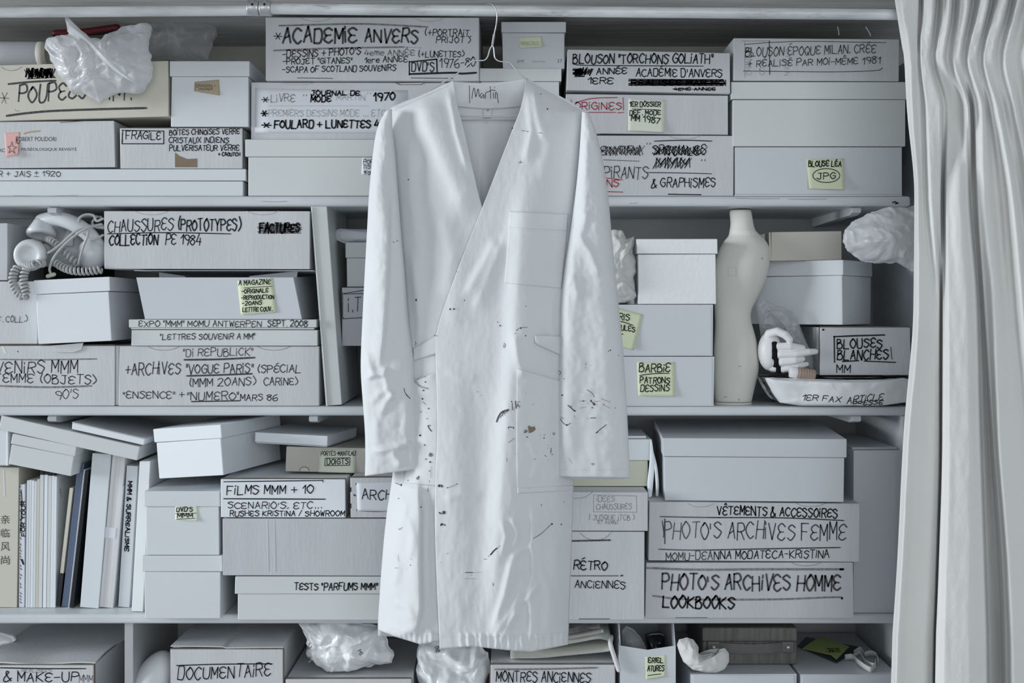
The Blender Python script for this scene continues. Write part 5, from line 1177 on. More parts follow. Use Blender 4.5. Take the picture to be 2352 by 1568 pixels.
for pts in (((1940, 1510), (1955, 1508), (1962, 1512), (1972, 1522), (1998, 1538), (2010, 1528)), ((1962, 1508), (1975, 1500), (1985, 1520), (2008, 1530), (2012, 1518)), ((1985, 1504), (2000, 1500), (2012, 1506), (2016, 1520)), ((1962, 1500), (1975, 1492), (1982, 1500))):
    pp = [flat(x, y, zt+0.006+0.004*(i % 2))-base for i, (x, y) in enumerate(pts)]; pp = [Vector(p) for p in smooth_path(pp, 6)]
    V = []; Fc = []
    for i, p in enumerate(pp):
        V += [p+Vector((0, 0.0, 0.0065)), p+Vector((0.0012, 0.0012, -0.0055))]
    for i in range(len(pp)-1): Fc.append((2*i, 2*i+1, 2*i+3, 2*i+2))
    o = obj('strap', V, Fc, 'cloth_white', t, True); so = o.modifiers.new('t', 'SOLIDIFY'); so.thickness = 0.0012

# ------------------------------------------------------------------ pole, hanger, coat
YC = -0.25
t = thing('hanging_pole', 'white painted metal pole with a clamp joint running along the top of the shelves', 'pole', T(P(595, 22, YC)))
b0 = P(595, 22, YC)
def pole(x0, y0, x1, y1, r, m):
    a, c = P(x0, y0, YC), P(x1, y1, YC)
    g = tube_geo([a-b0]+[(a.lerp(c, i/12)-b0) for i in range(1, 12)]+[c-b0], r, 28); return obj('pole', g[0], g[1], m, t, True)
pole(-560, 33, 585, 24, 0.0098, 'pole_paint'); pole(602, 20, 2760, 40, 0.0102, 'pole_paint')
for a, c in ((569, 596), (597, 624)):
    pa, pb = P(a, 19, YC)-b0, P(c, 19.5, YC)-b0; ax = (pb-pa); M = T(pa) @ ax.to_track_quat('Z', 'Y').to_matrix().to_4x4(); l = ax.length; r = 0.0142
    g = lathe_geo([(0.0105, 0.0), (r, 0.0005), (r*1.03, l*.12), (r, l*.3), (r, l*.7), (r*1.03, l*.88), (r, l-.0005), (0.0105, l)], M, 28); o = obj('clamp_ring', g[0], g[1], 'steel', t, True)
    px = (a+c)/2; g = ellipsoid_geo(P(px, 14, YC)-b0+Vector((0, -0.0138, 0)), 0.0022, 0.0014, 0.0022, 7); obj('screw', g[0], g[1], 'black_felt', t, True)
    g = ellipsoid_geo(P(px, 4, YC)-b0+Vector((0, -0.006, 0.003)), 0.0045, 0.004, 0.0035, 8); obj('bolt', g[0], g[1], 'steel', t, True)

hb = P(1131, 105, YC)
th_ = thing('coat_hanger', 'thin wire coat hanger hooked on the pole and carrying the white coat', 'hanger', T(hb))
def hp(x, y, yy=YC): return P(x, y, yy)-hb
zr = P(1120, 26, YC)
# hook goes over the pole
hook = [(1112, 34, YC+0.012), (1113, 18, YC+0.0125), (1120, 9.5, YC+0.006), (1128, 9, YC-0.006), (1136, 16, YC-0.0125), (1141, 30, YC-0.0125), (1141, 48, YC-0.009), (1138, 66, YC-0.003), (1133, 86, YC), (1131, 100, YC)]
g = tube_geo([hp(*p) for p in smooth_path(hook, 8)], 0.00125, 8); obj('hook', g[0], g[1], 'wire', th_, True)
tw = []
for s_ in (0, 1):
    pp = []
    for i in range(41):
        u = i/40; a = u*math.pi*6+s_*math.pi; c = hp(1134.5-4*u, 80+26*u)
        pp.append(c+Vector((0.0014*math.cos(a), 0.0014*math.sin(a), 0)))
    tw.append(tube_geo(pp, 0.00115, 7))
g = join_geo(tw); obj('twist', g[0], g[1], 'wire', th_, True)
la = [(1131, 104), (1126, 111), (1123, 120), (1120, 130), (1113, 138), (1100, 139), (1086, 139), (1076, 147), (1062, 160), (1042, 174), (985, 210), (915, 262)]
ra = [(1131, 104), (1134, 111), (1135, 121), (1137, 133), (1145, 140), (1158, 142), (1171, 144), (1180, 154), (1192, 169), (1207, 180), (1265, 214), (1335, 264)]
for a in (la, ra):
    g = tube_geo([hp(x, y) for x, y in smooth_path(a, 5)], 0.00125, 8); obj('shoulder_wire', g[0], g[1], 'wire', th_, True)
g = tube_geo([hp(915, 262), hp(1125, 268), hp(1335, 264)], 0.00125, 8); obj('lower_wire', g[0], g[1], 'wire', th_, True)

def interp(py, tab):
    return np.interp(py, [a for a, _ in tab], [b_ for _, b_ in tab])
# silhouette of the hanging body in photo pixels
BL = [(180, 1040), (250, 893), (300, 893), (430, 905), (600, 915), (800, 918), (1000, 908), (1085, 902), (1180, 888), (1280, 878), (1380, 871), (1445, 868), (1500, 868)]
BR = [(180, 1207), (258, 1345), (300, 1352), (430, 1340), (600, 1330), (800, 1325), (1000, 1320), (1095, 1318), (1200, 1315), (1330, 1310), (1480, 1305), (1500, 1305)]
def dist_poly(px, py, poly):
    best = np.full(px.shape, 1e9); sgn = np.zeros(px.shape); tt = np.zeros(px.shape); n = len(poly)-1
    for i in range(n):
        ax, ay = poly[i]; bx, by = poly[i+1]; dx, dy = bx-ax, by-ay; L2 = dx*dx+dy*dy
        u = np.clip(((px-ax)*dx+(py-ay)*dy)/L2, 0, 1)
        qx, qy = ax+u*dx, ay+u*dy; d = np.hypot(px-qx, py-qy)
        s_ = np.sign((px-ax)*dy-(py-ay)*dx)
        m_ = d < best
        best = np.where(m_, d, best); sgn = np.where(m_, s_, sgn); tt = np.where(m_, (i+u)/n, tt)
    return best, sgn, tt
def folds(px, py, lst):
    """sum of ridges: (polyline, width on one side, width on the other, height in m)"""
    out = np.zeros(px.shape)
    for poly, wl, wr, a in lst:
        d, s_, tt = dist_poly(px, py, poly)
        w = np.where(s_ > 0, wr, wl)      # s>0: right-hand side when the line runs downwards
        tap = np.clip(np.minimum(tt, 1-tt)*5, 0, 1); tap = tap*tap*(3-2*tap)
        out += a*np.exp(-(d/w)**2)*tap
    return out
def wrinkle(px, py, sx, sy, seed, octs=3):
    out = np.zeros(px.shape); it = np.nditer(px, flags=['multi_index'])
    for v in it:
        i = it.multi_index
        out[i] = fbm((px[i]/sx, py[i]/sy, seed*1.37), 1.0, seed, octs)
    return out
RIGHT_FOLDS = [
    ([(1228, 300), (1203, 480), (1192, 650), (1186, 800), (1170, 950), (1158, 1100), (1150, 1220), (1140, 1350), (1132, 1482)], 26, 60, 0.0105),
    ([(1222, 1120), (1223, 1300), (1219, 1400), (1222, 1486)], 7, 22, 0.0050),
    ([(1275, 1180), (1270, 1350), (1268, 1486)], 40, 25, 0.005),
    ([(1145, 545), (1115, 600), (1066, 690)], 12, 24, 0.0045), ([(1172, 520), (1130, 620), (1085, 730)], 12, 22, 0.0030),
    ([(1183, 1265), (1160, 1360), (1128, 1465)], 9, 18, 0.0055), ([(1206, 1330), (1180, 1400), (1130, 1470)], 10, 14, 0.0045), ([(1170, 1285), (1205, 1260), (1225, 1250)], 8, 10, 0.003),
    ([(1226, 200), (1237, 270), (1250, 330)], 9, 14, 0.004), ([(1213, 200), (1222, 300), (1205, 380)], 10, 14, 0.0035), ([(1260, 230), (1262, 330), (1240, 430)], 16, 22, 0.003),
    ([(1270, 660), (1262, 740), (1275, 800)], 14, 10, 0.004), ([(1180, 760), (1192, 830), (1205, 870)], 10, 12, 0.004), ([(1060, 560), (1045, 680), (1038, 760)], 18, 30, 0.002),
    ([(1190, 1400), (1172, 1430), (1150, 1478)], 6, 10, 0.0035), ([(1240, 1290), (1262, 1380), (1252, 1470)], 7, 12, 0.0025), ([(1196, 1290), (1212, 1340), (1210, 1400)], 5, 8, 0.003), ([(1172, 1180), (1190, 1225), (1178, 1262)], 7, 9, 0.0028), ([(1150, 1190), (1162, 1230), (1150, 1280)], 6, 9, 0.0025), ([(1245, 1330), (1212, 1372), (1190, 1388)], 5, 8, 0.0024), ([(1215, 1000), (1235, 1060), (1222, 1110)], 10, 12, 0.0022), ([(1260, 900), (1250, 980), (1262, 1080)], 12, 14, 0.0028), ([(1020, 850), (1060, 870), (1100, 868)], 8, 12, 0.0012), ([(1015, 1150), (1060, 1135), (1110, 1145)], 8, 12, 0.0012),
    ([(1048, 900), (1052, 1100), (1050, 1300), (1058, 1480)], 40, 40, 0.003), ([(1100, 850), (1092, 1050), (1095, 1250)], 30, 40, -0.003)]
for i in range(16):
    x = 1060+i*15.5; RIGHT_FOLDS.append(([(x, 1452), (x-3+(i % 3)*3, 1468), (x+2, 1494)], 4, 6, 0.0020+0.0010*(i % 2)))
LEFT_FOLDS = [
    ([(970, 200), (985, 280), (1010, 340), (1052, 430), (1085, 505)], 30, 46, 0.0100),
    ([(975, 300), (960, 420), (975, 560), (985, 700)], 26, 20, -0.004), ([(940, 300), (945, 450), (965, 600), (960, 760)], 14, 20, 0.004),
    ([(945, 560), (952, 650), (962, 740), (960, 800)], 8, 12, 0.0045), ([(1010, 480), (1040, 580), (1020, 700)], 20, 26, 0.004),
    ([(955, 1080), (962, 1180), (961, 1300), (962, 1400), (950, 1480)], 42, 9, 0.0110), ([(925, 1160), (905, 1280), (900, 1400)], 16, 20, 0.004),
    ([(880, 1440), (920, 1455), (965, 1440)], 8, 12, 0.005), ([(965, 1430), (990, 1455), (1000, 1475)], 8, 10, 0.003), ([(910, 1110), (950, 1125), (1000, 1118)], 6, 8, 0.002),
    ([(1030, 200), (1048, 300), (1078, 400)], 8, 10, 0.004), ([(890, 1260), (915, 1300), (905, 1350)], 7, 10, 0.003), ([(935, 1180), (948, 1230), (940, 1290)], 7, 10, 0.0028), ([(900, 1380), (935, 1395), (952, 1430)], 8, 9, 0.003), ([(912, 1130), (930, 1160), (925, 1210)], 6, 9, 0.003), ([(985, 1100), (980, 1250), (985, 1400)], 14, 10, -0.003)]
for i in range(8):
    x = 905+i*12; LEFT_FOLDS.append(([(x, 1450), (x+1, 1466), (x-1, 1486)], 4, 5, 0.0018))
def body_y(px, py, lst, seed, extra=0.0):
    L = interp(py, BL); R = interp(py, BR)
    s_ = np.clip((px-L)/(R-L), 0, 1)
    thick = np.interp(py, [180, 300, 600, 1000, 1490], [0.012, 0.040, 0.055, 0.060, 0.065])
    y = YC-0.004-thick*(1-np.abs(2*s_-1)**4.5)
    fine = np.interp(py, [180, 900, 1100, 1490], [0.0006, 0.0005, 0.0008, 0.0013])
    return y-1.45*folds(px, py, lst)-fine*wrinkle(px, py, 26, 60, seed)-0.0003*wrinkle(px, py, 11, 17, seed+3, 2)-extra
def rows_grid(rows, nu, nv):
    """rows: Lx,Ly,Rx,Ry from top to bottom -> pixel grids"""
    r = np.array(smooth_path(rows, 12))
    d = np.concatenate([[0], np.cumsum(np.hypot(*(np.diff(r[:, :2]+r[:, 2:], axis=0)/2).T))]); tt = np.linspace(0, d[-1], nv+1)
    r = np.stack([np.interp(tt, d, r[:, k]) for k in range(4)], 1)
    u = np.linspace(0, 1, nu+1)[None, :]
    return r[:, :1]*(1-u)+r[:, 2:3]*u, r[:, 1:2]*(1-u)+r[:, 3:4]*u
def grid_mesh(px, py, yy, wrap=False):
    k = (yy-CAM.y)/F
    W = np.stack([(px-HX)*k, yy, CAM.z-(py-HY)*k], -1)
    nv, nu = px.shape; V = W.reshape(-1, 3).tolist(); Fc = []
    for j in range(nv-1):
        for i in range(nu-1): a = j*nu+i; Fc.append((a, a+nu, a+nu+1, a+1))
        if wrap: a = j*nu+nu-1; Fc.append((a, a+nu, (j+1)*nu, j*nu))
    return V, Fc
cb = P(1125, 1490, YC)
coat = thing('lab_coat', 'white cotton work coat stained with ink, hanging open-necked in front of the shelves', 'coat', T(cb))
ci = T(-cb); FRONT = []
def cloth(name, V, Fc, m='cotton', thick=0.0009, off=-1, front=True, parent=None):
    o = obj(name, V, Fc, m, parent or coat, True, inv=ci)
    s_ = o.modifiers.new('t', 'SOLIDIFY'); s_.thickness = thick; s_.offset = off
    if front: FRONT.append((V, Fc))
    return o
# back with neck facing, seen through the opening
rows = [(1040, 187, 1207, 180), (1010, 200, 1240, 195), (893, 252, 1345, 258), (893, 300, 1352, 300), (905, 430, 1340, 430), (915, 600, 1330, 600), (918, 800, 1325, 800), (902, 1085, 1318, 1095), (871, 1380, 1308, 1400), (868, 1460, 1305, 1472)]
px, py = rows_grid(rows, 50, 120); py = py+0*px
sag = np.clip(1-(py-180)/30, 0, 1)*7*np.clip(1-((px-1124)/84)**2, 0, 1); py = py+sag
L = interp(py, BL); R = interp(py, BR); s_ = np.clip((px-L)/(R-L), 0, 1)
yb_ = YC+0.012+0.018*np.clip((py-180)/80, 0, 1)*(1-np.abs(2*s_-1)**3)-0.002*wrinkle(px, py, 30, 90, 5)-0.006*np.exp(-((px-1117-(py-280)*.0)/7)**2)*np.clip((py-280)/20, 0, 1)*.35
V, Fc = grid_mesh(px, py, yb_); cloth('back_panel', V, Fc, 'cotton_inside', off=1, front=True)
def inner(name, quad, off, m, nu=30, nv=16, sag_=0.0, bot=0.0):
    (ax, ay), (bx, by), (cx, cy), (dx, dy) = quad
    u = np.linspace(0, 1, nu+1)[None, :]; v = np.linspace(0, 1, nv+1)[:, None]
    px = (ax*(1-u)+bx*u)*(1-v)+(dx*(1-u)+cx*u)*v; py = (ay*(1-u)+by*u)*(1-v)+(dy*(1-u)+cy*u)*v
    py = py+(sag_*(1-v)+bot*v)*(1-(2*u-1)**2)
    s_ = np.clip((px-interp(py, BL))/(interp(py, BR)-interp(py, BL)), 0, 1)
    yy = YC+0.012+0.018*np.clip((py-180)/80, 0, 1)*(1-np.abs(2*s_-1)**3)-off-0.0008*wrinkle(px, py, 20, 20, 8)
    V, Fc = grid_mesh(px, py, yy); return cloth(name, V, Fc, m, 0.0008, -1)
inner('yoke', [(1020, 194), (1225, 188), (1225, 277), (1020, 276)], 0.0035, 'cotton_inside')
inner('neck_facing', [(1036, 187), (1211, 180), (1211, 243), (1036, 243)], 0.0055, 'cotton_inside', sag_=8, bot=7)
inner('back_seam', [(1105, 279), (1119, 279), (1112, 480), (1099, 480)], 0.0022, 'cotton', 6, 20)
inner('size_tab', [(1111, 251), (1130, 251), (1128, 270), (1110, 271)], 0.009, 'cotton', 6, 6)
# front, viewer's left (the under side)
rows = [(1032, 189, 1040, 185), (960, 222, 1050, 240), (893, 252, 1056, 262), (892, 300, 1066, 300), (903, 430, 1098, 440), (915, 600, 1135, 600), (918, 800, 1120, 800), (905, 1000, 1110, 1000), (902, 1085, 1105, 1090), (888, 1180, 1105, 1185), (878, 1280, 1105, 1280), (871, 1380, 1100, 1390), (868, 1446, 1098, 1478)]
px, py = rows_grid(rows, 90, 300)
hemL = np.clip((py-1400)/60, 0, 1); py = py+hemL*np.interp(px, [868, 905, 965, 1010], [0, 12, 20, 6])
yy = body_y(px, py, LEFT_FOLDS, 11)
V, Fc = grid_mesh(px, py, yy); cloth('front_panel', V, Fc)
# front, viewer's right (overlapping)
rows = [(1207, 180, 1212, 182), (1206, 200, 1260, 206), (1195, 250, 1345, 258), (1176, 300, 1352, 300), (1122, 440, 1340, 440), (1058, 600, 1330, 600), (1018, 710, 1327, 720), (1003, 762, 1326, 770), (1000, 800, 1325, 800), (1003, 900, 1322, 900), (1004, 1000, 1320, 1000), (1000, 1095, 1318, 1095), (999, 1200, 1315, 1200), (1003, 1330, 1310, 1330), (1008, 1440, 1306, 1440), (1010, 1490, 1305, 1480)]
px, py = rows_grid(rows, 120, 320)
hem = np.clip((py-1440)/45, 0, 1); py = py+hem*np.interp(px, [1010, 1085, 1130, 1180, 1222, 1260, 1305], [0, -4, 3, 10, 14, 8, 0])
def right_y(px, py, extra=0.0):
    return body_y(px, py, RIGHT_FOLDS, 23, 0.0065+extra)
yy = right_y(px, py)
V, Fc = grid_mesh(px, py, yy); RV = (V, Fc); cloth('front_panel', V, Fc, thick=0.0014)
def patch_cloth(name, rows, nu, nv, fn, extra, m='cotton', thick=0.0009, puff=0.0, top_lift=0.0):
    px, py = rows_grid(rows, nu, nv)
    u = np.linspace(-1, 1, nu+1)[None, :]; v = np.linspace(0, 1, nv+1)[:, None]
    yy = fn(px, py, extra)-puff*(1-u**4)*(v*0+np.sin(np.clip(v*1.1, 0, 1)*math.pi*.9))-top_lift*(1-v)**6*(1-u**2)
    V, Fc = grid_mesh(px, py, yy); return cloth(name, V, Fc, m, thick)
patch_cloth('chest_pocket', [(1170, 484, 1306, 491), (1165, 560, 1300, 570), (1158, 650, 1290, 662)], 40, 50, right_y, 0.0015, puff=0.0016, top_lift=0.0022)
patch_cloth('pocket_hem', [(1170, 485, 1306, 492), (1167, 523, 1303, 530)], 36, 10, right_y, 0.0026, puff=0.0016, top_lift=0.0022)
patch_cloth('hip_pocket', [(1187, 846, 1312, 882), (1186, 950, 1318, 985), (1186, 1050, 1318, 1065), (1188, 1133, 1318, 1126)], 44, 80, right_y, 0.0016, puff=0.002, top_lift=0.0035)
patch_cloth('stitch_band', [(1188, 1120, 1318, 1114), (1188, 1133, 1318, 1126)], 30, 4, right_y, 0.0030)
patch_cloth('belt_tab', [(1228, 770, 1290, 772), (1229, 785, 1290, 800), (1234, 791, 1290, 816)], 16, 10, right_y, 0.0045, puff=0.004, top_lift=0.003)
left_y = lambda px, py, extra=0.0: body_y(px, py, LEFT_FOLDS, 11, extra)
patch_cloth('belt_tab', [(948, 800, 1003, 770), (948, 815, 1003, 785), (948, 828, 1003, 812)], 16, 8, left_y, 0.004, puff=0.002)
patch_cloth('hip_pocket', [(944, 876, 1010, 852), (944, 980, 1010, 980), (925, 1108, 1010, 1116)], 24, 60, left_y, 0.0024, puff=0.002, top_lift=0.008)
# sleeves
def sleeve(name, rows, y0, thick, lst, seed, nv=200, nh=44, hem=(0, 0)):
    r = np.array(smooth_path(rows, 12)); d = np.concatenate([[0], np.cumsum(np.hypot(*(np.diff(r[:, :2]+r[:, 2:], axis=0)/2).T))]); tt = np.linspace(0, d[-1], nv+1)
    r = np.stack([np.interp(tt, d, r[:, k]) for k in range(4)], 1)
    n = nh*2; th = 2*math.pi*np.arange(n)/n
    c = -np.cos(th)[None, :]; s_ = np.sin(th)[None, :]
    u = (c+1)/2
    px = r[:, :1]*(1-u)+r[:, 2:3]*u; py = r[:, 1:2]*(1-u)+r[:, 3:4]*u
    py = py+(1-s_)*0.0-np.clip(-s_, 0, 1)*np.linspace(0, 1, nv+1)[:, None]**8*hem[0]
    th_v = np.interp(np.linspace(0, 1, nv+1), [0, .08, .3, .7, 1], [0.010, 0.026, 0.034, 0.030, 0.022])[:, None]*thick
    fr = np.sign(s_)*np.abs(s_)**0.75
    yy = y0-th_v*fr
    w = np.clip(s_, 0, 1)**0.5
    yy = yy-w*(1.35*folds(px, py, lst)+0.0014*wrinkle(px, py, 22, 44, seed)+0.0010*wrinkle(px, py, 10, 13, seed+4, 2))
    V, Fc = grid_mesh(px, py, yy, True)
    return cloth(name, V, Fc, thick=0.0012)
LS = [([(893, 420), (891, 560), (887, 680), (880, 780), (869, 858)], 22, 5, 0.0085), ([(872, 330), (868, 450), (862, 600), (858, 720)], 14, 20, 0.0050), ([(905, 330), (915, 450), (930, 640), (940, 800)], 12, 16, 0.004),
      ([(836, 872), (855, 862), (880, 858), (893, 845)], 6, 7, 0.0065), ([(840, 800), (848, 840), (862, 870)], 8, 8, 0.0045), ([(882, 850), (890, 890), (905, 920)], 7, 9, 0.005), ([(870, 960), (890, 920), (910, 900)], 7, 9, 0.005), ([(850, 930), (870, 905), (895, 895)], 8, 8, 0.003),
      ([(848, 1036), (890, 1032), (925, 1022), (950, 1012)], 8, 7, 0.0075), ([(898, 1034), (910, 1052), (924, 1074)], 8, 12, 0.006), ([(945, 1014), (947, 1050), (946, 1076)], 10, 8, 0.005), ([(930, 880), (935, 960), (930, 1010)], 10, 14, 0.0035), ([(865, 950), (862, 1000), (868, 1030)], 10, 12, 0.0035)]
sleeve('sleeve', [(886, 254, 900, 250), (868, 290, 902, 300), (858, 340, 908, 360), (848, 440, 915, 450), (843, 530, 922, 540), (838, 620, 930, 630), (833, 720, 938, 730), (829, 810, 948, 810), (829, 860, 953, 860), (833, 920, 955, 920), (838, 990, 960, 980), (839, 1050, 964, 1040), (838, 1093, 967, 1076)], YC-0.034, 1.0, LS, 31, hem=(10, 0))
RS = [([(1325, 470), (1305, 600), (1300, 700), (1297, 850), (1296, 1000), (1297, 1080)], 10, 30, 0.0085), ([(1322, 560), (1340, 520), (1350, 480)], 10, 12, 0.004), ([(1330, 540), (1355, 580), (1380, 640)], 12, 8, 0.0045), ([(1345, 300), (1340, 420), (1338, 520)], 14, 20, 0.005),
      ([(1300, 660), (1315, 640), (1330, 690)], 8, 10, 0.003), ([(1370, 420), (1385, 600), (1395, 800), (1398, 950)], 26, 30, 0.004), ([(1330, 900), (1335, 1000), (1332, 1080)], 24, 24, -0.002)]
sleeve('sleeve', [(1337, 256, 1352, 258), (1334, 300, 1368, 300), (1330, 360, 1383, 360), (1322, 440, 1396, 440), (1308, 540, 1405, 540), (1296, 620, 1413, 620), (1287, 700, 1421, 700), (1284, 800, 1431, 800), (1282, 900, 1438, 900), (1282, 1000, 1443, 1000), (1282, 1060, 1446, 1060), (1283, 1094, 1447, 1097)], YC-0.040, 1.1, RS, 37, hem=(-5, 0))
# writing and ink stains projected on the cloth
allV, allF = join_geo(FRONT)
bv = BVHTree.FromPolygons([Vector(v) for v in allV], allF)
def on_cloth(off):
    def f(x, y):
        d = ray(x, y).normalized(); h = bv.ray_cast(CAM, d)
        p = h[0] if h[0] is not None else P(x, y, YC-0.05)
        return p-d*off
    return f
s = Surface()
s.line([(1078, 197), (1079, 236)], 1.6, 'soft'); 
for q in ([(1084, 226), (1087, 206), (1090, 204), (1093, 222), (1098, 204), (1101, 222)], [(1108, 214), (1103, 218), (1106, 225), (1111, 217), (1112, 226)], [(1115, 226), (1116, 213), (1121, 211)], [(1126, 198), (1127, 226)], [(1121, 211), (1130, 207), (1138, 208)], [(1133, 213), (1134, 226)], [(1138, 226), (1138, 213), (1142, 215), (1143, 226), (1145, 236)], [(1135.5, 200), (1136.5, 201)]):
    s.line(q, 1.5, 'soft')
s.print('50', 1117.5, 1123, 255, None, 'ink_soft'); s.flush(on_cloth(0.0012), coat, ci, 'handwriting')
s = Surface(8); R_ = random.Random(5)
def blot(x, y, r, ink='black', n=9, el=1.0, ang=0.0):
    pts = []
    for i in range(n):
        a = 2*math.pi*i/n; q = r*R_.uniform(0.5, 1.15); X, Y = q*el*math.cos(a), q*math.sin(a)
        pts.append((x+X*math.cos(ang)-Y*math.sin(ang), y+X*math.sin(ang)+Y*math.cos(ang)))
    s.area(pts, 'ink_'+ink if 'ink_'+ink in MATS else ink)
def Zc(X, Y): return 820+X/3.675, 140+Y/3.675      # helper scales for three study crops
def Zd(X, Y): return 820+X/3.675, 500+Y/3.675
def Ze(X, Y): return 820+X/3.675, 880+Y/3.675
def Zf(X, Y): return 820+X/3.675, 1180+Y/3.675
for (X, Y, r) in ((433, 1000, 1.6), (1553, 278, 1.4), (1608, 403, 2.2), (1312, 568, 1.8), (1440, 594, 1.4), (340, 192, 0)): 
    if r: blot(*Zc(X, Y), r)
for q in ([(1390, 586), (1418, 590)], [(1532, 606), (1562, 608)], [(1365, 858), (1392, 854)], [(1380, 842), (1379, 860)]): s.line([Zc(*p) for p in q], 1.0)
for (X, Y, r) in ((340, 195, 1.6), (310, 205, 1.4), (497, 695, 2.6), (845, 456, .9), (907, 697, 1.5), (785, 772, 2.6), (817, 770, 2.2), (655, 993, 1.4), (672, 996, 1.2), (1427, 745, 1.2), (1207, 910, 1.8), (1383, 930, 2.0), (1350, 948, 1.4), (1425, 995, 1.6), (577, 1385, 1.6), (553, 1527, 2.0), (1017, 1468, 1.2), (1050, 1498, 1.0), (1748, 1358, 1.4), (1930, 1265, 1.2), (1972, 1247, .9), (2140, 1118, 1.6), (2125, 1125, 1.4), (2208, 1160, 1.0)): blot(*Zd(X, Y), r)
for q in ([(497, 706), (505, 680)], [(492, 1045), (497, 1060), (490, 1074)], [(1345, 950), (1380, 928), (1440, 925)], [(395, 1440), (410, 1480), (450, 1525)], [(500, 1365), (580, 1340)], [(1190, 872), (1184, 886)], [(1330, 978), (1345, 970)], [(1240, 1055), (1252, 1075), (1240, 1095), (1236, 1070)], [(1703, 1290), (1720, 1305), (1708, 1325)], [(1935, 1225), (1930, 1245)], [(1940, 1450), (1985, 1480), (2005, 1515)], [(820, 770), (835, 768)]): s.line([Zd(*p) for p in q], 1.0, 'soft')
s.line([Zd(490, 1380), Zd(530, 1420), Zd(595, 1442)], 4, 'ink_faint')
for (X, Y, r, k) in ((1306, 154, 1.8, 'black'), (1975, 150, 2.2, 'soft'), (2000, 178, 3.4, 'soft'), (1838, 232, 2.4, 'black'), (1770, 352, 2.4, 'black'), (532, 440, 2.6, 'black'), (1470, 388, 10, 'brown_paper'), (1425, 405, 5.0, 'grey'), (1450, 370, 3, 'grey'), (620, 600, 5, 'grey'), (560, 60, 2.4, 'soft'), (590, 300, 1.6, 'soft'), (540, 240, 1.8, 'grey'), (570, 520, 2.4, 'grey'), (610, 740, 2.0, 'grey'), (520, 790, 2.6, 'soft'), (700, 1095, 3.2, 'soft'), (580, 640, 2.2, 'grey'), (430, 820, 1.6, 'grey'), (1500, 640, 2, 'ink_faint'), (1590, 610, 1.8, 'grey'), (1650, 600, 2, 'grey'), (1350, 185, 4, 'grey'), (1437, 453, 1.8, 'black'), (630, 605, 4.0, 'grey'), (617, 665, 2.4, 'soft'), (1580, 462, 1.9, 'soft'), (695, 862, 4.4, 'soft'), (715, 868, 4.0, 'soft'), (762, 882, 1.6, 'black'), (845, 850, 1.5, 'black'), (370, 858, 3.0, 'soft'), (350, 972, 2.2, 'grey'), (540, 1045, 2.6, 'grey'), (733, 1090, 4.0, 'soft'), (712, 1098, 3.0, 'grey'), (714, 1190, 4.6, 'soft'), (738, 1195, 2.2, 'soft'), (1645, 1188, 2.4, 'soft'), (1748, 1000, 1.0, 'black'), (1910, 150, 2.0, 'soft'), (1730, 100, 2.6, 'soft'), (605, 212, 2.0, 'soft'), (550, 130, 1.8, 'black'), (1640, 570, 1.4, 'soft'), (1600, 620, 1.2, 'soft'), (1725, 1190, 2, 'grey'), (2080, 178, 1.4, 'soft'), (2180, 208, 1.2, 'soft'), (1985, 205, 2.2, 'grey'), (510, 805, 3.6, 'grey'), (1665, 425, 4, 'ink_faint'), (1990, 680, 4, 'ink_faint')): blot(*Ze(X, Y), r, k)
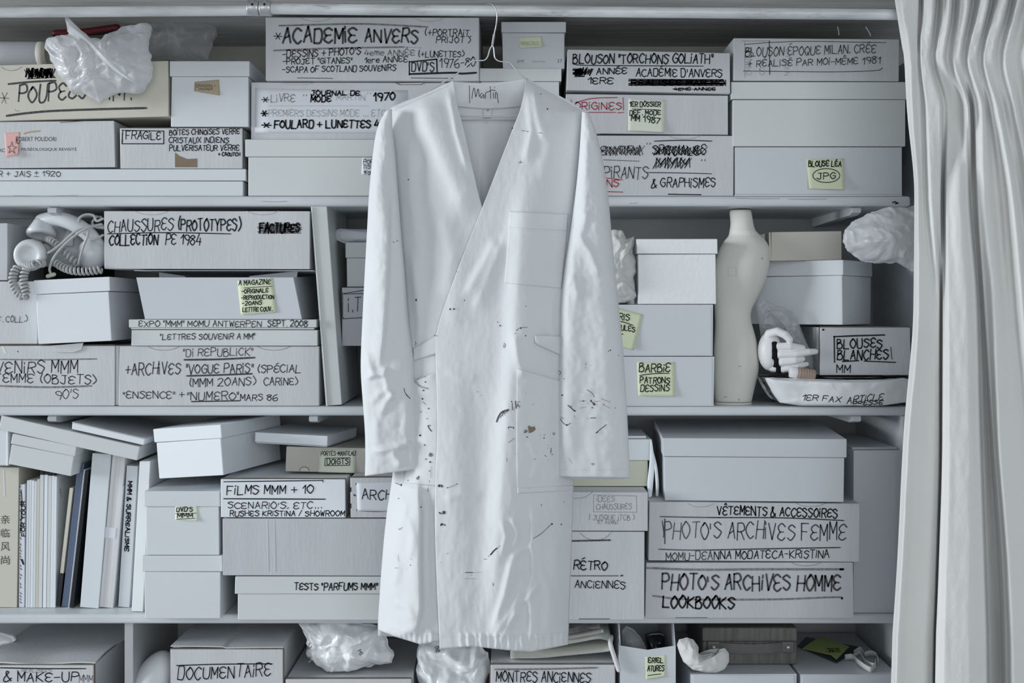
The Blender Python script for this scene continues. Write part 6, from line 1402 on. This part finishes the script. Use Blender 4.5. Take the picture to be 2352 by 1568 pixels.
for q, w_, k in (([(1178, 325), (1195, 280), (1225, 240), (1280, 222)], 3.2, 'soft'), ([(1185, 310), (1205, 262), (1240, 240)], 2.2, 'black'), ([(1205, 292), (1240, 250), (1278, 232)], 1.2, 'black'), ([(1225, 262), (1230, 275)], 1.2, 'soft'), ([(1245, 252), (1250, 268)], 1.2, 'soft'), ([(1262, 244), (1266, 256)], 1.0, 'soft'), ([(1278, 384), (1280, 370), (1322, 372), (1320, 384)], 1.4, 'black'), ([(1340, 150), (1342, 210)], 2.4, 'soft'), ([(1310, 165), (1312, 225)], 1.6, 'soft'), ([(1350, 160), (1375, 155)], 1.2, 'soft'), ([(1355, 190), (1378, 195)], 1.4, 'soft'), ([(1360, 172), (1372, 205)], 1.2, 'grey'), ([(1320, 200), (1330, 230)], 1.2, 'grey'), ([(1780, 185), (1810, 210), (1838, 235)], 1.8, 'black'), ([(1800, 205), (1815, 190)], 1.2, 'black'), ([(1715, 300), (1740, 335), (1772, 352), (1805, 335)], 1.2, 'soft'), ([(1720, 285), (1745, 300)], 1.2, 'soft'), ([(1970, 293), (2015, 291)], 1.6, 'black'), ([(1946, 294), (1948, 296)], 1.4, 'black'), ([(2018, 420), (2050, 392), (2106, 348)], 1.6, 'soft'), ([(2018, 420), (2034, 410)], 2.4, 'black'), ([(2060, 130), (2140, 160)], .9, 'grey'), ([(2080, 180), (2135, 210)], .9, 'grey'), ([(2000, 155), (2050, 150)], 1.0, 'grey'), ([(1880, 210), (1935, 200)], .9, 'grey'), ([(1880, 150), (1925, 148)], 1.2, 'grey'), ([(1975, 140), (1985, 160), (2005, 170)], 2.0, 'soft'), ([(1830, 270), (1840, 290)], 1, 'grey'), ([(598, 356), (608, 380), (628, 405)], 1.8, 'black'), ([(598, 358), (620, 355)], 1.6, 'black'), ([(396, 42), (412, 90), (450, 130)], 1.2, 'soft'), ([(555, 155), (580, 180)], .9, 'soft'), ([(325, 840), (370, 860)], 2.0, 'grey'), ([(760, 884), (845, 852)], 1.0, 'grey'), ([(1490, 1310), (1560, 1265), (1640, 1190)], 1.4, 'grey'), ([(1280, 500), (1330, 465)], 2.4, 'ink_faint'), ([(1640, 545), (1636, 590)], 1.2, 'soft'), ([(1265, 630), (1266, 658)], 1.0, 'soft'), ([(612, 820), (605, 860)], 1.2, 'grey'), ([(600, 885), (600, 915)], 1.2, 'soft'), ([(1555, 1020), (1560, 1035)], 1.2, 'soft'), ([(1785, 635), (1812, 675)], 1, 'ink_faint'), ([(350, 1225), (360, 1235), (380, 1215)], 1, 'grey'), ([(625, 700), (622, 800)], 1.2, 'ink_faint'), ([(1578, 440), (1592, 430)], 1, 'soft')): s.line([Ze(*p) for p in q], w_, k)
for q, w_, k in (([(1125, 345), (1155, 310), (1180, 288)], 2.6, 'black'), ([(1180, 290), (1210, 265)], 1.0, 'grey'), ([(1070, 380), (1095, 380)], 1.0, 'soft'), ([(1108, 352), (1112, 360)], 1.4, 'soft'), ([(912, 494), (980, 494)], 1.6, 'soft'), ([(985, 494), (1045, 490)], .8, 'ink_faint'), ([(965, 515), (968, 522)], 1.0, 'grey'), ([(905, 545), (1000, 546)], .8, 'ink_faint'), ([(1148, 583), (1152, 595), (1148, 606)], 1.2, 'black'), ([(318, 456), (345, 455)], 1.2, 'grey'), ([(345, 340), (350, 400)], .8, 'ink_faint'), ([(765, 325), (763, 340)], 1.2, 'grey')): s.line([Zf(*p) for p in q], w_, k)
for (X, Y, r) in ((450, 432, 1.2), (706, 408, .9), (455, 380, .8)): blot(*Zf(X, Y), r)
for i in range(46):
    x, y = R_.choice([(1350, 925), (1240, 1010), (975, 980), (1205, 930), (1335, 890), (1260, 1040)]); blot(x+R_.gauss(0, 24), y+R_.gauss(0, 26), R_.uniform(.4, 1.0), R_.choice(['soft', 'grey', 'black']), 6)
# subdivide long blots onto the cloth
s.flush(on_cloth(0.0011), coat, ci, 'ink_stain')
# seam lines: thin ridges of stitching
s = Surface(6)
for q in ([(893, 258), (960, 228), (1030, 196)], [(1202, 245), (1160, 355), (1125, 447)], [(1168, 526), (1302, 533)], [(1010, 1462), (1130, 1462), (1300, 1452)], [(875, 1438), (960, 1458), (1005, 1456)], [(1284, 1078), (1360, 1079), (1445, 1078)], [(902, 1108), (960, 1112), (1000, 1118)], [(1038, 244), (1080, 249), (1120, 251), (1165, 250), (1198, 246)]):
    s.line(q, 0.7, 'cotton_inside')
s.flush(on_cloth(0.0009), coat, ci, 'seam')

# ------------------------------------------------------------------ curtain
YK = [-30, 0, 45, 95, 130, 250, 450, 700, 1000, 1300, 1568, 1900]
CK = [  # x at those heights, depth (m, towards the camera positive)
 ([2050, 2055, 2062, 2070, 2076, 2083, 2100, 2098, 2075, 2060, 2042, 2022], [.012, .012, .012, .006, .004, .004, .004, .004, .004, .004, .004, .004]),
 ([2066, 2072, 2078, 2088, 2092, 2096, 2109, 2110, 2088, 2072, 2056, 2038], [.035, .034, .032, .024, .02, .022, .028, .028, .030, .030, .03, .03]),
 ([2105, 2108, 2106, 2106, 2106, 2110, 2119, 2130, 2110, 2095, 2080, 2062], [.030, .028, .020, .010, .008, .012, .018, .020, .018, .014, .014, .014]),
 ([2112, 2114, 2113, 2110, 2110, 2121, 2123, 2145, 2140, 2128, 2116, 2100], [-.01, -.01, -.008, -.006, -.002, .004, .012, .018, .014, .010, .010, .010]),
 ([2122, 2124, 2122, 2116, 2116, 2130, 2140, 2155, 2155, 2148, 2138, 2125], [.030, .030, .026, .022, .018, .026, .032, .018, .008, .004, .002, .002]),
 ([2140, 2142, 2140, 2134, 2130, 2160, 2158, 2163, 2163, 2155, 2144, 2130], [.042, .042, .036, .026, .020, .028, .026, -.010, -.014, -.016, -.016, -.016]),
 ([2152, 2154, 2150, 2146, 2142, 2168, 2165, 2166, 2165, 2157, 2146, 2134], [-.012, -.012, -.010, -.006, -.004, -.012, -.014, .018, .026, .030, .034, .034]),
 ([2166, 2168, 2166, 2156, 2152, 2178, 2174, 2180, 2182, 2176, 2168, 2155], [.028, .028, .030, .022, .018, -.006, .026, .036, .042, .046, .050, .050]),
 ([2180, 2181, 2178, 2170, 2166, 2205, 2205, 2220, 2225, 2225, 2222, 2215], [.044, .044, .040, .030, .024, -.002, .036, .040, .044, .048, .052, .052]),
 ([2190, 2191, 2188, 2180, 2176, 2218, 2222, 2240, 2248, 2258, 2266, 2272], [-.010, -.010, -.008, -.006, -.006, .022, .022, .026, .032, .036, .040, .040]),
 ([2208, 2208, 2204, 2196, 2192, 2223, 2230, 2248, 2256, 2266, 2274, 2282], [.034, .034, .030, .022, .018, .026, -.010, -.014, -.018, -.024, -.028, -.03]),
 ([2222, 2222, 2217, 2208, 2204, 2232, 2239, 2256, 2272, 2290, 2304, 2318], [.046, .044, .040, .028, .022, -.012, -.012, -.020, -.028, -.034, -.038, -.04]),
 ([2236, 2235, 2228, 2218, 2214, 2240, 2246, 2262, 2282, 2304, 2314, 2330], [-.012, -.012, -.010, -.006, -.004, .016, .022, .010, .010, .012, .014, .014]),
 ([2256, 2254, 2246, 2232, 2226, 2256, 2262, 2285, 2295, 2318, 2330, 2346], [.040, .040, .036, .026, .020, .028, .028, .030, .036, .038, .040, .040]),
 ([2270, 2268, 2258, 2246, 2240, 2268, 2290, 2310, 2330, 2350, 2370, 2390], [.046, .046, .040, .026, .020, .004, -.004, .010, .024, .026, .028, .028]),
 ([2280, 2278, 2268, 2256, 2250, 2276, 2305, 2325, 2355, 2380, 2405, 2430], [-.012, -.012, -.010, -.006, -.004, .018, .006, .012, .018, .020, .022, .022]),
 ([2298, 2294, 2282, 2268, 2262, 2292, 2326, 2350, 2375, 2405, 2430, 2460], [.038, .038, .034, .024, .018, .030, .032, .034, .03, .03, .03, .03]),
 ([2316, 2310, 2298, 2284, 2278, 2304, 2340, 2370, 2395, 2425, 2450, 2490], [.046, .044, .038, .026, .020, .002, .010, .004, -.006, -.01, -.01, -.01]),
 ([2326, 2322, 2312, 2298, 2294, 2318, 2352, 2385, 2412, 2440, 2470, 2510], [-.010, -.010, -.008, -.006, -.004, .012, -.004, .0, .01, .01, .01, .01]),
 ([2345, 2340, 2328, 2316, 2310, 2332, 2368, 2400, 2432, 2460, 2500, 2540], [.040, .040, .034, .024, .018, .024, .02, .024, .03, .03, .03, .03]),
 ([2362, 2358, 2348, 2336, 2332, 2350, 2385, 2420, 2455, 2490, 2530, 2570], [-.008, -.008, -.006, -.004, -.002, -.004, -.008, -.01, -.01, -.01, -.01, -.01]),
 ([2390, 2386, 2378, 2366, 2362, 2380, 2405, 2440, 2480, 2515, 2560, 2600], [.040, .040, .034, .024, .018, .026, .03, .03, .03, .03, .03, .03]),
 ([2420, 2416, 2410, 2400, 2398, 2415, 2440, 2475, 2510, 2545, 2590, 2640], [-.008, -.008, -.006, -.004, -.002, -.004, -.008, -.01, -.01, -.01, -.01, -.01]),
]
pys = np.concatenate([np.linspace(-30, 140, 60), np.linspace(146, 1900, 220)])
def sm_interp(x, xp, fp):
    xp = np.array(xp, float); fp = np.array(fp, float)
    d = np.diff(fp)/np.diff(xp); m = np.zeros(len(fp)); m[1:-1] = np.where(d[1:]*d[:-1] > 0, 2*d[1:]*d[:-1]/(d[1:]+d[:-1]+1e-12), 0); m[0], m[-1] = d[0], d[-1]
    i = np.clip(np.searchsorted(xp, x)-1, 0, len(xp)-2); h = xp[i+1]-xp[i]; t_ = (x-xp[i])/h
    return fp[i]*(1+2*t_)*(1-t_)**2+h*m[i]*t_*(1-t_)**2+fp[i+1]*t_*t_*(3-2*t_)+h*m[i+1]*t_*t_*(t_-1)
CX = np.stack([sm_interp(pys, YK, c[0]) for c in CK], 1); CD = np.stack([sm_interp(pys, YK, c[1]) for c in CK], 1)
SUB = 9; cols = []; deps = []
for i in range(len(CK)-1):
    for k in range(SUB):
        u = k/SUB; e = 0.5-0.5*math.cos(u*math.pi); e2 = u
        cols.append(CX[:, i]*(1-u)+CX[:, i+1]*u); deps.append(CD[:, i]*(1-e)+CD[:, i+1]*e)
cols.append(CX[:, -1]); deps.append(CD[:, -1])
px = np.stack(cols, 1); dp = np.stack(deps, 1); py = pys[:, None]+0*px
top = np.clip(1-(py+30)/60, 0, 1); py = py+top*10*np.sin(px*0.11)
yy = YC-0.022-dp*np.interp(py, [-30, 130, 250, 1900], [0.85, 0.7, 1.0, 1.25])-0.0012*wrinkle(px, py, 14, 60, 77)-0.001*wrinkle(px, py, 10, 14, 78, 2)*np.clip(1.2-py/300, .25, 1)
V, Fc = grid_mesh(px, py, yy)
zmin = min(v[2] for v in V)
for v in V:          # let the cloth fall to just above the floor
    if v[2] < 0.9: v[2] = 0.02+(v[2]-zmin)/(0.9-zmin)*0.88
kb = Vector((V[0][0]+0.15, YC, 0.02))
cur = obj('curtain', V, Fc, 'curtain_linen', None, True, inv=T(-kb)); cur.location = kb
so = cur.modifiers.new('t', 'SOLIDIFY'); so.thickness = 0.0012; so.offset = -1
tag(cur, 'off-white gathered curtain hanging from the pole at the right of the shelves', 'curtain')
